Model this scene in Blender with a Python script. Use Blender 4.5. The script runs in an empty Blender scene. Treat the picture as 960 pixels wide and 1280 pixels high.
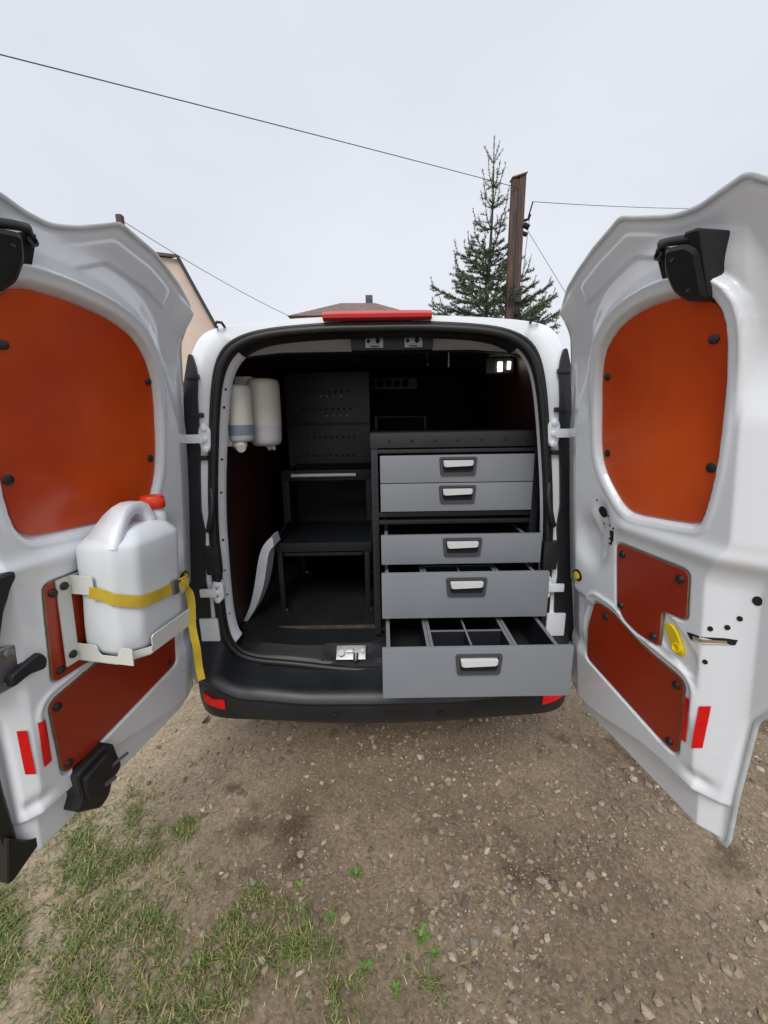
import bpy, bmesh, math, random
import numpy as np
from mathutils import Vector, Matrix
from math import radians, sin, cos, pi, sqrt, atan2, hypot

random.seed(7); np.random.seed(7)
scene = bpy.context.scene
col = scene.collection

# ------------------------------------------------------------------ camera
CAM = (0.012, 0.0, 1.45); PITCH = 13.0; ROLL = 0.9
cam_data = bpy.data.cameras.new('camera')
cam = bpy.data.objects.new('camera', cam_data); col.objects.link(cam)
cam_data.sensor_fit = 'HORIZONTAL'; cam_data.sensor_width = 36.0
cam_data.lens = 36.0 * 500.0 / 960.0
cam_data.clip_start = 0.02; cam_data.clip_end = 3000
fwd = Vector((0, cos(radians(PITCH)), -sin(radians(PITCH))))
up0 = Vector((0, sin(radians(PITCH)), cos(radians(PITCH))))
rt0 = Vector((1, 0, 0)); r = radians(ROLL)
# picture content turned a little anticlockwise
rt = rt0 * cos(r) - up0 * sin(r)
up = up0 * cos(r) + rt0 * sin(r)
cam.matrix_world = Matrix.Translation(CAM) @ Matrix((rt, up, -fwd)).transposed().to_4x4()
scene.camera = cam

# ------------------------------------------------------------------ sky and sun
SUN_EL, SUN_AZ = 50.0, 188.0      # azimuth clockwise from +Y
world = bpy.data.worlds.new('World'); scene.world = world; world.use_nodes = True
wt = world.node_tree; wt.nodes.clear()
wout = wt.nodes.new('ShaderNodeOutputWorld')
sky = wt.nodes.new('ShaderNodeTexSky'); sky.sky_type = 'NISHITA'; sky.sun_disc = False
sky.sun_elevation = radians(SUN_EL); sky.sun_rotation = radians(SUN_AZ)
sky.air_density = 1.0; sky.dust_density = 4.0
b1 = wt.nodes.new('ShaderNodeBackground'); b1.inputs[1].default_value = 0.07
wt.links.new(sky.outputs[0], b1.inputs[0])
b2 = wt.nodes.new('ShaderNodeBackground'); b2.inputs[1].default_value = 0.66
tc = wt.nodes.new('ShaderNodeTexCoord')
wmap = wt.nodes.new('ShaderNodeMapping'); wmap.inputs['Scale'].default_value = (1, 1, 1.8)
wn = wt.nodes.new('ShaderNodeTexNoise'); wn.inputs['Scale'].default_value = 1.3
wn.inputs['Detail'].default_value = 5; wn.inputs['Roughness'].default_value = .5
wr = wt.nodes.new('ShaderNodeValToRGB')
wr.color_ramp.elements[0].position = .3; wr.color_ramp.elements[0].color = (.68, .72, .80, 1)
wr.color_ramp.elements[1].position = .7; wr.color_ramp.elements[1].color = (.81, .835, .90, 1)
wt.links.new(tc.outputs['Generated'], wmap.inputs[0]); wt.links.new(wmap.outputs[0], wn.inputs['Vector'])
wt.links.new(wn.outputs['Fac'], wr.inputs[0]); wt.links.new(wr.outputs[0], b2.inputs[0])
wm = wt.nodes.new('ShaderNodeMixShader'); wm.inputs[0].default_value = .93
wt.links.new(b1.outputs[0], wm.inputs[1]); wt.links.new(b2.outputs[0], wm.inputs[2])
wt.links.new(wm.outputs[0], wout.inputs[0])

sl = bpy.data.lights.new('sun', 'SUN'); sl.energy = 1.5; sl.angle = radians(28); sl.color = (1, .97, .92)
sun = bpy.data.objects.new('sun', sl); col.objects.link(sun)
sd = Vector((sin(radians(SUN_AZ)) * cos(radians(SUN_EL)), cos(radians(SUN_AZ)) * cos(radians(SUN_EL)), sin(radians(SUN_EL))))
sun.rotation_euler = (-sd).to_track_quat('-Z', 'Y').to_euler(); sun.location = (0, -3, 8)

vs = scene.view_settings
vs.view_transform = 'Standard'; vs.look = 'None'; vs.exposure = 0.7; vs.gamma = 1.0; vs.use_curve_mapping = False
scene.render.resolution_x, scene.render.resolution_y = 768, 1024

# ------------------------------------------------------------------ materials
def sock(b, *names):
    for n in names:
        if n in b.inputs: return b.inputs[n]

def mat(name, color, rough=.5, metal=0., noise=0., nscale=8., bump=0., bscale=60., coat=0., spec=None, sss=0., emit=None, estr=0.,
        color2=None, stretch=(1, 1, 1), rnoise=0., attr=None, detail=4., wear=None):
    m = bpy.data.materials.new(name); m.use_nodes = True
    nt = m.node_tree; b = nt.nodes['Principled BSDF']
    b.inputs['Roughness'].default_value = rough; b.inputs['Metallic'].default_value = metal
    b.inputs['Base Color'].default_value = (*color, 1)
    if coat: b.inputs['Coat Weight'].default_value = coat; b.inputs['Coat Roughness'].default_value = .08
    if spec is not None: b.inputs['Specular IOR Level'].default_value = spec
    if sss:
        b.inputs['Subsurface Weight'].default_value = sss; b.inputs['Subsurface Radius'].default_value = (.03, .03, .03)
        b.inputs['Subsurface Scale'].default_value = .6
    if emit: b.inputs['Emission Color'].default_value = (*emit, 1); b.inputs['Emission Strength'].default_value = estr
    tcn = nt.nodes.new('ShaderNodeTexCoord'); mp = nt.nodes.new('ShaderNodeMapping'); mp.inputs['Scale'].default_value = stretch
    nt.links.new(tcn.outputs['Object'], mp.inputs[0])
    base = None
    if attr:
        a = nt.nodes.new('ShaderNodeAttribute'); a.attribute_name = attr; base = a.outputs['Color']
        nt.links.new(base, b.inputs['Base Color'])
    if noise:
        n = nt.nodes.new('ShaderNodeTexNoise'); n.inputs['Scale'].default_value = nscale; n.inputs['Detail'].default_value = detail
        nt.links.new(mp.outputs[0], n.inputs['Vector'])
        rp = nt.nodes.new('ShaderNodeValToRGB'); rp.color_ramp.elements[0].position = .3; rp.color_ramp.elements[1].position = .72
        c2 = color2 or tuple(max(0, c * (1 + noise)) for c in color)
        c1 = color if color2 else tuple(c * (1 - noise) for c in color)
        rp.color_ramp.elements[0].color = (*c1, 1); rp.color_ramp.elements[1].color = (*c2, 1)
        nt.links.new(n.outputs['Fac'], rp.inputs[0])
        if attr:
            mx = nt.nodes.new('ShaderNodeMix'); mx.data_type = 'RGBA'; mx.blend_type = 'MULTIPLY'; mx.inputs[0].default_value = 1
            nt.links.new(base, mx.inputs[6]); nt.links.new(rp.outputs[0], mx.inputs[7]); nt.links.new(mx.outputs[2], b.inputs['Base Color'])
        else:
            nt.links.new(rp.outputs[0], b.inputs['Base Color'])
        if rnoise:
            mr = nt.nodes.new('ShaderNodeMapRange'); mr.inputs[3].default_value = rough - rnoise; mr.inputs[4].default_value = rough + rnoise
            nt.links.new(n.outputs['Fac'], mr.inputs[0]); nt.links.new(mr.outputs[0], b.inputs['Roughness'])
    if wear:                                      # (colour, scale, threshold, strength)
        wc, wsc, wth, wst = wear
        nw = nt.nodes.new('ShaderNodeTexNoise'); nw.inputs['Scale'].default_value = wsc; nw.inputs['Detail'].default_value = 9; nw.inputs['Roughness'].default_value = .7
        nt.links.new(tcn.outputs['Object'], nw.inputs['Vector'])
        rw = nt.nodes.new('ShaderNodeMapRange'); rw.inputs[1].default_value = wth; rw.inputs[2].default_value = wth + .08; rw.inputs[4].default_value = wst
        nt.links.new(nw.outputs['Fac'], rw.inputs[0])
        mw = nt.nodes.new('ShaderNodeMix'); mw.data_type = 'RGBA'; nt.links.new(rw.outputs[0], mw.inputs[0])
        src = b.inputs['Base Color'].links[0].from_socket if b.inputs['Base Color'].links else None
        if src: nt.links.new(src, mw.inputs[6])
        else: mw.inputs[6].default_value = (*color, 1)
        mw.inputs[7].default_value = (*wc, 1); nt.links.new(mw.outputs[2], b.inputs['Base Color'])
    if bump:
        n2 = nt.nodes.new('ShaderNodeTexNoise'); n2.inputs['Scale'].default_value = bscale; n2.inputs['Detail'].default_value = 5
        nt.links.new(mp.outputs[0], n2.inputs['Vector'])
        bp = nt.nodes.new('ShaderNodeBump'); bp.inputs['Strength'].default_value = bump; bp.inputs['Distance'].default_value = .01
        nt.links.new(n2.outputs['Fac'], bp.inputs['Height']); nt.links.new(bp.outputs[0], b.inputs['Normal'])
    return m

M = {}
M['white'] = mat('white_paint', (.775, .815, .86), .22, noise=.012, nscale=3, coat=.6, detail=2, wear=((.42, .38, .32), 14, .66, .35))
M['hem'] = mat('sealed_hem', (.50, .53, .55), .4, noise=.12, nscale=25)
M['primer'] = mat('inner_paint', (.48, .51, .55), .5, noise=.10, nscale=6)
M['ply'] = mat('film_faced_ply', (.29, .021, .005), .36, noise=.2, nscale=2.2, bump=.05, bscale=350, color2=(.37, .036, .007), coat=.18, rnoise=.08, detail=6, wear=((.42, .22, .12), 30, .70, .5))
M['winply'] = mat('window_plate_ply', (.44, .032, .004), .32, noise=.2, nscale=2.6, bump=.05, bscale=350, color2=(.70, .095, .008), coat=.2, rnoise=.1, detail=5, wear=((.60, .35, .2), 30, .71, .5))  # window plates: brighter, more orange and more mottled than the lower plates
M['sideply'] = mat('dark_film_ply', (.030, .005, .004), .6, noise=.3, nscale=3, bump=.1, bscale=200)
M['rackdark'] = mat('rack_steel', (.010, .0115, .014), .45, noise=.15, nscale=10, spec=.3)
M['plyedge'] = mat('ply_edge', (.30, .21, .12), .75, noise=.25, nscale=30)
M['black'] = mat('black_plastic', (.012, .013, .015), .45, noise=.25, nscale=12, bump=.06, bscale=500)
M['bumper'] = mat('bumper_plastic', (.014, .0155, .019), .42, noise=.3, nscale=5, bump=.12, bscale=700, rnoise=.1)
M['sill'] = mat('sill_plastic', (.008, .009, .011), .62, noise=.3, nscale=5, bump=.12, bscale=700, spec=.3)
M['vent'] = mat('vent_plastic', (.16, .165, .17), .5, noise=.1)
M['rubber'] = mat('rubber', (.010, .010, .011), .5, noise=.2, nscale=15)
M['frame'] = mat('anthracite_steel', (.015, .017, .021), .42, noise=.15, nscale=10)
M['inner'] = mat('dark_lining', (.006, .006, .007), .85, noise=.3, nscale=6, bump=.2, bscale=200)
M['hole'] = mat('hole_dark', (.006, .006, .007), .8)
M['floor'] = mat('dark_floor', (.008, .008, .008), .6, noise=.4, nscale=8, bump=.3, bscale=160)
M['grey'] = mat('grey_steel', (.195, .212, .238), .36, noise=.05, nscale=4, bump=.03, bscale=900, rnoise=.07, wear=((.30, .31, .32), 18, .68, .3))
M['greyrim'] = mat('grey_rim', (.17, .18, .195), .4, noise=.08, nscale=20)
M['bezel'] = mat('bezel_plastic', (.045, .05, .058), .45, noise=.1)
M['grip'] = mat('grip_plastic', (.55, .57, .58), .35, noise=.04)
M['metal'] = mat('zinc_steel', (.27, .275, .285), .42, metal=.85, noise=.15, nscale=30)
M['cream'] = mat('cream_powder_coat', (.62, .64, .60), .4, noise=.03, nscale=8)
M['hdpe'] = mat('milky_plastic', (.66, .70, .74), .38, noise=.03, nscale=6, sss=.35)
M['capred'] = mat('red_cap', (.72, .05, .012), .4, noise=.06)
M['strap'] = mat('yellow_webbing', (.40, .285, .022), .75, noise=.2, nscale=18, bump=.15, bscale=250, color2=(.56, .40, .03), detail=5)
M['yellow'] = mat('yellow_plastic', (.72, .52, .008), .4, noise=.05)
M['redrefl'] = mat('red_reflector', (.70, .006, .006), .35, noise=.12, nscale=60)
M['lens'] = mat('red_lens', (.50, .03, .035), .18, noise=.06, coat=.5, rnoise=.03)
M['disp'] = mat('ivory_plastic', (.66, .66, .60), .35, noise=.04)
M['dispblue'] = mat('blue_grey_plastic', (.22, .27, .36), .4, noise=.05)
M['displow'] = mat('frosted_plastic', (.55, .55, .60), .3, noise=.05, sss=.2)
M['led'] = mat('led_diffuser', (.8, .8, .7), .4, emit=(1, .95, .7), estr=4)
M['tyre'] = mat('tyre_rubber', (.018, .018, .018), .8, bump=.3, bscale=90)
M['wood'] = mat('tarred_wood', (.085, .052, .042), .85, noise=.5, nscale=5, bump=.5, bscale=30, stretch=(8, 8, .6))
M['bark'] = mat('bark', (.06, .045, .035), .9, noise=.4, nscale=20, bump=.6, bscale=60)
M['needle'] = mat('needles', (1, 1, 1), .6, attr='Col')
M['grassm'] = mat('grass_blades', (1, 1, 1), .6, attr='Col')
M['stone'] = mat('gravel_stone', (.75, .75, .75), .85, noise=.35, nscale=45, bump=.4, bscale=150, attr='Col', color2=(1.0, 1.0, 1.0))
M['bigstone'] = mat('limestone', (.38, .315, .225), .85, noise=.3, nscale=35, bump=.6, bscale=120)
M['plaster'] = mat('pink_plaster', (.60, .49, .42), .85, noise=.06, nscale=2, bump=.1, bscale=40)
M['tile'] = mat('brown_roof_tile', (.17, .115, .095), .8, noise=.25, nscale=3, bump=.3, bscale=20)
M['darkmetal'] = mat('dark_verge', (.04, .038, .04), .6)
M['wire'] = mat('cable', (.05, .05, .055), .6)
M['glass'] = mat('window_glass', (.05, .06, .07), .08, spec=.7)
M['weed'] = mat('weed_leaf', (.10, .20, .03), .5, noise=.3, nscale=30)

def ground_material():
    m = bpy.data.materials.new('dirt'); m.use_nodes = True; nt = m.node_tree; b = nt.nodes['Principled BSDF']
    b.inputs['Roughness'].default_value = .95; b.inputs['Specular IOR Level'].default_value = .15
    tcn = nt.nodes.new('ShaderNodeTexCoord'); P = tcn.outputs['Object']
    def noise(sc, d=6, rr=.6):
        n = nt.nodes.new('ShaderNodeTexNoise'); n.inputs['Scale'].default_value = sc; n.inputs['Detail'].default_value = d
        n.inputs['Roughness'].default_value = rr; nt.links.new(P, n.inputs['Vector']); return n.outputs['Fac']
    def ramp(f, p0, c0, p1, c1):
        rp = nt.nodes.new('ShaderNodeValToRGB'); e = rp.color_ramp.elements
        e[0].position = p0; e[0].color = (*c0, 1); e[1].position = p1; e[1].color = (*c1, 1); nt.links.new(f, rp.inputs[0]); return rp.outputs[0]
    def mix(f, a, c, mode='MIX'):
        x = nt.nodes.new('ShaderNodeMix'); x.data_type = 'RGBA'; x.blend_type = mode
        if isinstance(f, float): x.inputs[0].default_value = f
        else: nt.links.new(f, x.inputs[0])
        nt.links.new(a, x.inputs[6]); nt.links.new(c, x.inputs[7]); return x.outputs[2]
    big = ramp(noise(1.6, 4), .33, (.205, .158, .112), .70, (.325, .262, .186))
    # sandy paler strip towards the side of the yard
    sp = nt.nodes.new('ShaderNodeSeparateXYZ'); nt.links.new(P, sp.inputs[0])
    mr = nt.nodes.new('ShaderNodeMapRange'); mr.inputs[1].default_value = -.35; mr.inputs[2].default_value = -1.0; nt.links.new(sp.outputs['X'], mr.inputs[0])
    sand = ramp(noise(9, 6), .3, (.34, .28, .20), .7, (.43, .36, .265))
    x1 = mix(mr.outputs[0], big, sand)
    fine = ramp(noise(90, 10, .8), .3, (.58, .56, .54), .72, (1.22, 1.22, 1.22))
    x2 = mix(1.0, x1, fine, 'MULTIPLY')
    st = ramp(noise(3.1, 5), .55, (1, 1, 1), .66, (.52, .50, .49))         # damp stains
    x3 = mix(1.0, x2, st, 'MULTIPLY')
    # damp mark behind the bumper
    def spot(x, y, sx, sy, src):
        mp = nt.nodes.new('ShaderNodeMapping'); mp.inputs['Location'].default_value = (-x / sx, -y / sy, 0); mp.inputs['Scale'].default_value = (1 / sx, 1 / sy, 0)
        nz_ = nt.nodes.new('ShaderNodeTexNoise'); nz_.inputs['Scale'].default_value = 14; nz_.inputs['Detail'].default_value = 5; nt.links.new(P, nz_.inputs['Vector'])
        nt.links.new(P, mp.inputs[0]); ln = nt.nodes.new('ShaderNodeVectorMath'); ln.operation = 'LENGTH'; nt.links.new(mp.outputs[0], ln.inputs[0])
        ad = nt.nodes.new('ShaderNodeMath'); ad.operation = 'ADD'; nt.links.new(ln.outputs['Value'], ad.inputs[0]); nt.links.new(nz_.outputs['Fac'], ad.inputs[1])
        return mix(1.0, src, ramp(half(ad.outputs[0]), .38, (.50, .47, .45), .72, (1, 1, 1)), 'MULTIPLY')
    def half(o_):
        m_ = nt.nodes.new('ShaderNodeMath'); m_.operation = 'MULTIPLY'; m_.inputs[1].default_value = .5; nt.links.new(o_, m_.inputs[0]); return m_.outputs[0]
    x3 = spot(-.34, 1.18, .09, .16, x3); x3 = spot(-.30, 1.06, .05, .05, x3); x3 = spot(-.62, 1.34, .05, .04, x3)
    vor = nt.nodes.new('ShaderNodeTexVoronoi'); vor.inputs['Scale'].default_value = 95; nt.links.new(P, vor.inputs['Vector'])
    grit = ramp(vor.outputs['Color'], .25, (.86, .85, .84), .8, (1.16, 1.15, 1.12))
    x4 = mix(1.0, x3, grit, 'MULTIPLY')
    nt.links.new(x4, b.inputs['Base Color'])
    bp = nt.nodes.new('ShaderNodeBump'); bp.inputs['Strength'].default_value = .8; bp.inputs['Distance'].default_value = .006
    nt.links.new(noise(130, 9, .8), bp.inputs['Height'])
    bp2 = nt.nodes.new('ShaderNodeBump'); bp2.inputs['Strength'].default_value = .22; bp2.inputs['Distance'].default_value = .004; bp2.invert = True
    nt.links.new(vor.outputs['Distance'], bp2.inputs['Height']); nt.links.new(bp.outputs[0], bp2.inputs['Normal'])
    nt.links.new(bp2.outputs[0], b.inputs['Normal'])
    return m
M['dirt'] = ground_material()

# ------------------------------------------------------------------ helpers
def link(name, me, parent=None):
    o = bpy.data.objects.new(name, me); col.objects.link(o)
    if parent is not None:
        o.parent = parent
        if parent.type == 'EMPTY': o.matrix_parent_inverse = Matrix.Translation(-parent.location)
    return o

def mesh(name, verts, faces, m, parent=None, smooth=False, mats=None, midx=None, recalc=True):
    me = bpy.data.meshes.new(name); me.from_pydata([tuple(v) for v in verts], [], faces)
    for mm in (mats or [m]): me.materials.append(M[mm])
    if midx is not None: me.polygons.foreach_set('material_index', midx)
    if recalc:
        bm = bmesh.new(); bm.from_mesh(me); bmesh.ops.recalc_face_normals(bm, faces=bm.faces); bm.to_mesh(me); bm.free()
    if smooth: me.polygons.foreach_set('use_smooth', [True] * len(me.polygons))
    me.update()
    return link(name, me, parent)

def from_bm(name, bm, m, parent=None, smooth=False, angle=None):
    bmesh.ops.recalc_face_normals(bm, faces=bm.faces)
    me = bpy.data.meshes.new(name); bm.to_mesh(me); bm.free(); me.materials.append(M[m])
    if smooth:
        me.polygons.foreach_set('use_smooth', [True] * len(me.polygons))
        if angle: me.set_sharp_from_angle(angle=radians(angle))
    return link(name, me, parent)

def add_box(bm, c, size, bev=0., mtx=None, seg=2):
    t = Matrix.Translation(c) @ Matrix.Diagonal((*size, 1))
    if mtx is not None: t = mtx @ t
    g = bmesh.ops.create_cube(bm, size=1, matrix=t)
    if bev:
        es = list({e for v in g['verts'] for e in v.link_edges})
        bmesh.ops.bevel(bm, geom=es, offset=bev, segments=seg, profile=.7, affect='EDGES')

def box(name, lo, hi, m, parent=None, bev=0., seg=2):
    bm = bmesh.new()
    c = [(a + b_) / 2 for a, b_ in zip(lo, hi)]; s = [abs(b_ - a) for a, b_ in zip(lo, hi)]
    add_box(bm, c, s, bev, None, seg)
    return from_bm(name, bm, m, parent, bool(bev), 40)

def add_tube(bm, pts, rad, n=8, closed=False, caps=True, rx=1., ry=1., up=None):
    pts = [Vector(p) for p in pts]; k = len(pts); rings = []
    rads = rad if isinstance(rad, (list, tuple)) else [rad] * k
    prev = None
    for i in range(k):
        if closed: t = pts[(i + 1) % k] - pts[i - 1]
        else: t = pts[min(i + 1, k - 1)] - pts[max(i - 1, 0)]
        t.normalize()
        u = Vector(up) if up else (prev if prev else (Vector((0, 0, 1)) if abs(t.z) < .9 else Vector((1, 0, 0))))
        a = (u - t * u.dot(t)).normalized(); b_ = t.cross(a); prev = a
        rings.append([bm.verts.new(pts[i] + (a * cos(2 * pi * j / n) * rx + b_ * sin(2 * pi * j / n) * ry) * rads[i]) for j in range(n)])
    rng = range(k) if closed else range(k - 1)
    for i in rng:
        A, B = rings[i], rings[(i + 1) % k]
        for j in range(n): bm.faces.new((A[j], A[(j + 1) % n], B[(j + 1) % n], B[j]))
    if caps and not closed:
        bm.faces.new(rings[0][::-1]); bm.faces.new(rings[-1])

def tube(name, pts, rad, m, parent=None, n=8, closed=False, **kw):
    bm = bmesh.new(); add_tube(bm, pts, rad, n, closed, **kw)
    return from_bm(name, bm, m, parent, True, 50)

def lathe(name, prof, m, parent=None, mtx=None, n=24):
    bm = bmesh.new(); rings = []
    mtx = mtx or Matrix()
    for (rr, z) in prof:
        rings.append([bm.verts.new(mtx @ Vector((max(rr, 1e-4) * cos(2 * pi * j / n), max(rr, 1e-4) * sin(2 * pi * j / n), z))) for j in range(n)])
    for A, B in zip(rings, rings[1:]):
        for j in range(n): bm.faces.new((A[j], A[(j + 1) % n], B[(j + 1) % n], B[j]))
    bm.faces.new(rings[0][::-1]); bm.faces.new(rings[-1])
    return from_bm(name, bm, m, parent, True, 45)

def thing(name, label, cat, loc, group=None):
    o = bpy.data.objects.new(name, None); col.objects.link(o); o.location = loc; o.empty_display_size = .1
    o['label'] = label; o['category'] = cat
    if group: o['group'] = group
    return o

def tag(o, label, cat, group=None):
    o['label'] = label; o['category'] = cat
    if group: o['group'] = group
    return o

def fillet(pts, rad, n=5):
    out = []; k = len(pts)
    for i in range(k):
        a, p, b_ = Vector(pts[i - 1]), Vector(pts[i]), Vector(pts[(i + 1) % k])
        ra = min(rad, (a - p).length * .45); rb = min(rad, (b_ - p).length * .45)
        p0 = p + (a - p).normalized() * ra; p1 = p + (b_ - p).normalized() * rb
        for j in range(n + 1):
            t = j / n; q = p0 * (1 - t) ** 2 + p * 2 * t * (1 - t) + p1 * t * t; out.append((q.x, q.y))
    return out

def sdf(poly, S, Z):
    """signed distance, negative inside"""
    P = np.array(poly); d = np.full(S.shape, 1e9); ins = np.zeros(S.shape, bool)
    for i in range(len(P)):
        a, b_ = P[i - 1], P[i]; e = b_ - a; L = e @ e
        if L < 1e-12: continue
        t = np.clip(((S - a[0]) * e[0] + (Z - a[1]) * e[1]) / L, 0, 1)
        d = np.minimum(d, np.hypot(S - a[0] - t * e[0], Z - a[1] - t * e[1]))
        if abs(e[1]) > 1e-12:
            c = (a[1] > Z) != (b_[1] > Z); ins ^= c & (S < e[0] * (Z - a[1]) / e[1] + a[0])
    return np.where(ins, -d, d)

def sst(a, b_, x):
    t = np.clip((x - a) / (b_ - a), 0, 1); return t * t * (3 - 2 * t)

def prism(name, poly, to3, h0, h1, m, parent=None, edge=None, bev=0.):
    """2-D polygon between two heights, mapped by to3(u,v,h)"""
    k = len(poly); V = []; F = []; mi = []
    if bev:
        c = np.mean(poly, axis=0)
        cx = [(c[0] + (p[0] - c[0]) * (1 - bev / max(1e-6, hypot(p[0] - c[0], p[1] - c[1]))), c[1] + (p[1] - c[1]) * (1 - bev / max(1e-6, hypot(p[0] - c[0], p[1] - c[1])))) for p in poly]
        rings = [(poly, h0), (poly, h1 - bev * .8), (cx, h1)]
    else: rings = [(poly, h0), (poly, h1)]
    for pl, h in rings: V += [to3(p[0], p[1], h) for p in pl]
    for q in range(len(rings) - 1):
        for i in range(k):
            j = (i + 1) % k; F.append((q * k + i, q * k + j, (q + 1) * k + j, (q + 1) * k + i)); mi.append(1 if (edge and q == 0) else 0)
    F.append(tuple(range(k))[::-1]); mi.append(0)
    F.append(tuple(range((len(rings) - 1) * k, len(rings) * k))); mi.append(0)
    return mesh(name, V, F, m, parent, mats=[m, edge] if edge else None, midx=mi if edge else None)

def color_attr(me, cols):
    a = me.color_attributes.new('Col', 'FLOAT_COLOR', 'POINT'); a.data.foreach_set('color', np.asarray(cols, np.float32).ravel())

# ================================================================== GROUND
def gh(x, y):
    x = np.asarray(x, float); y = np.asarray(y, float)
    fade = np.exp(-((x / 6) ** 2 + ((y - 1.5) / 6) ** 2))
    return fade * (.010 * np.sin(3.1 * x + 1.3 * y) * np.cos(2.3 * y - .7 * x) + .006 * np.sin(9 * x + 4 * y + 1) * np.sin(8 * y - 3 * x)
                   + .003 * np.sin(23 * x - 17 * y) * np.cos(27 * y + 11 * x)) - .004

def build_ground():
    def axis(lo, hi, n):
        mid = np.linspace(lo, hi, n); g = np.array([.1, .25, .5, 1, 2, 4, 8, 16, 40, 100, 300, 900.])
        return np.concatenate([lo - g[::-1], mid, hi + g])
    X = axis(-2.6, 2.6, 210); Y = axis(.1, 4.2, 170)
    XX, YY = np.meshgrid(X, Y, indexing='ij'); ZZ = gh(XX, YY)
    V = np.stack([XX, YY, ZZ], -1).reshape(-1, 3); ny = len(Y)
    F = [(i * ny + j, (i + 1) * ny + j, (i + 1) * ny + j + 1, i * ny + j + 1) for i in range(len(X) - 1) for j in range(ny - 1)]
    o = mesh('ground', V, F, 'dirt', None, True, recalc=False); o['kind'] = 'structure'; o['label'] = 'bare brown dirt yard with packed gravel'
build_ground()

# icosahedron for stones
def ico():
    bm = bmesh.new(); bmesh.ops.create_icosphere(bm, subdivisions=1, radius=1); v = np.array([q.co[:] for q in bm.verts]); f = [[x.index for x in q.verts] for q in bm.faces]; bm.free(); return v, np.array(f)
IV, IF = ico()
def ico2():
    bm = bmesh.new(); bmesh.ops.create_icosphere(bm, subdivisions=2, radius=1); v = np.array([q.co[:] for q in bm.verts]); f = [[x.index for x in q.verts] for q in bm.faces]; bm.free(); return v, np.array(f)
IV2, IF2 = ico2()

GRASS = [(-1.07, 1.19, .17), (-1.13, 1.06, .13), (-.80, .93, .14), (-.66, .86, .15), (-.96, .82, .14), (-.80, .74, .18), (-.55, .74, .16), (-.74, 1.16, .05),
         (-.45, .84, .10), (-.26, .83, .12), (-.10, .76, .14), (.05, .71, .10), (-1.2, .85, .2), (-1.3, 1.1, .2), (-1.0, .6, .3), (-.5, .55, .3), (-.1, .6, .18),
         (-1.6, .9, .3), (-1.5, 1.4, .25), (-.40, .95, .05), (-.97, 1.0, .12), (-.62, .98, .09), (-.86, 1.04, .12), (-.72, .80, .15)]
def grass_density(x, y):
    d = np.zeros_like(x)
    for (a, b_, rr) in GRASS: d = np.maximum(d, np.exp(-(((x - a) ** 2 + (y - b_) ** 2) / (rr * rr)) ** 1.3))
    return d

def build_gravel():
    N = 120000
    x = np.random.uniform(-2.3, 2.5, N); y = np.random.uniform(.3, 2.9, N)
    cl = .5 + .5 * np.sin(4.1 * x + 2.0 * np.sin(3.2 * y)) * np.cos(5.3 * y + 1.7 * np.sin(2.9 * x))
    cl2 = .5 + .5 * np.sin(11 * x + 3 * np.sin(7 * y)) * np.cos(10 * y + 2 * np.sin(9 * x))
    dens = (.06 + .75 * cl ** 1.6 + .35 * cl2 ** 1.5) * (.25 + .75 * sst(-.75, .15, x)) * (1 - .75 * grass_density(x, y))
    keep = np.random.rand(N) < np.clip(dens, .04, 1)
    x, y = x[keep], y[keep]; n = len(x)
    sz = .0014 + .0030 * np.random.rand(n) ** 2.2 + .011 * np.random.rand(n) ** 11
    V = np.repeat(IV[None], n, 0) * (1 + .28 * np.random.randn(n, 12, 1))
    V *= (sz[:, None, None] * np.random.uniform(.65, 1.35, (n, 1, 3)) * np.array([1, 1, .62]))
    a = np.random.uniform(0, 2 * pi, n); ca, sa = np.cos(a)[:, None], np.sin(a)[:, None]
    vx = V[..., 0] * ca - V[..., 1] * sa; vy = V[..., 0] * sa + V[..., 1] * ca
    W = np.stack([vx + x[:, None], vy + y[:, None], V[..., 2] + (gh(x, y) + sz * .22)[:, None]], -1).reshape(-1, 3)
    F = (IF[None] + (np.arange(n) * 12)[:, None, None]).reshape(-1, 3)
    me = bpy.data.meshes.new('gravel'); me.from_pydata(W.tolist(), [], F.tolist()); me.materials.append(M['stone'])
    pal = np.array([(.34, .27, .19), (.26, .205, .15), (.42, .35, .26), (.18, .14, .11), (.36, .285, .17), (.30, .27, .235), (.50, .44, .35)])
    c = pal[np.random.choice(7, n, p=[.25, .25, .12, .15, .12, .08, .03])] * np.random.uniform(.75, 1.15, (n, 1))
    c = np.concatenate([c, np.ones((n, 1))], 1); color_attr(me, np.repeat(c, 12, 0))
    o = link('gravel', me); o['kind'] = 'stuff'; o['label'] = 'small loose gravel strewn over the dirt yard'; o['category'] = 'gravel'
build_gravel()

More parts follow.
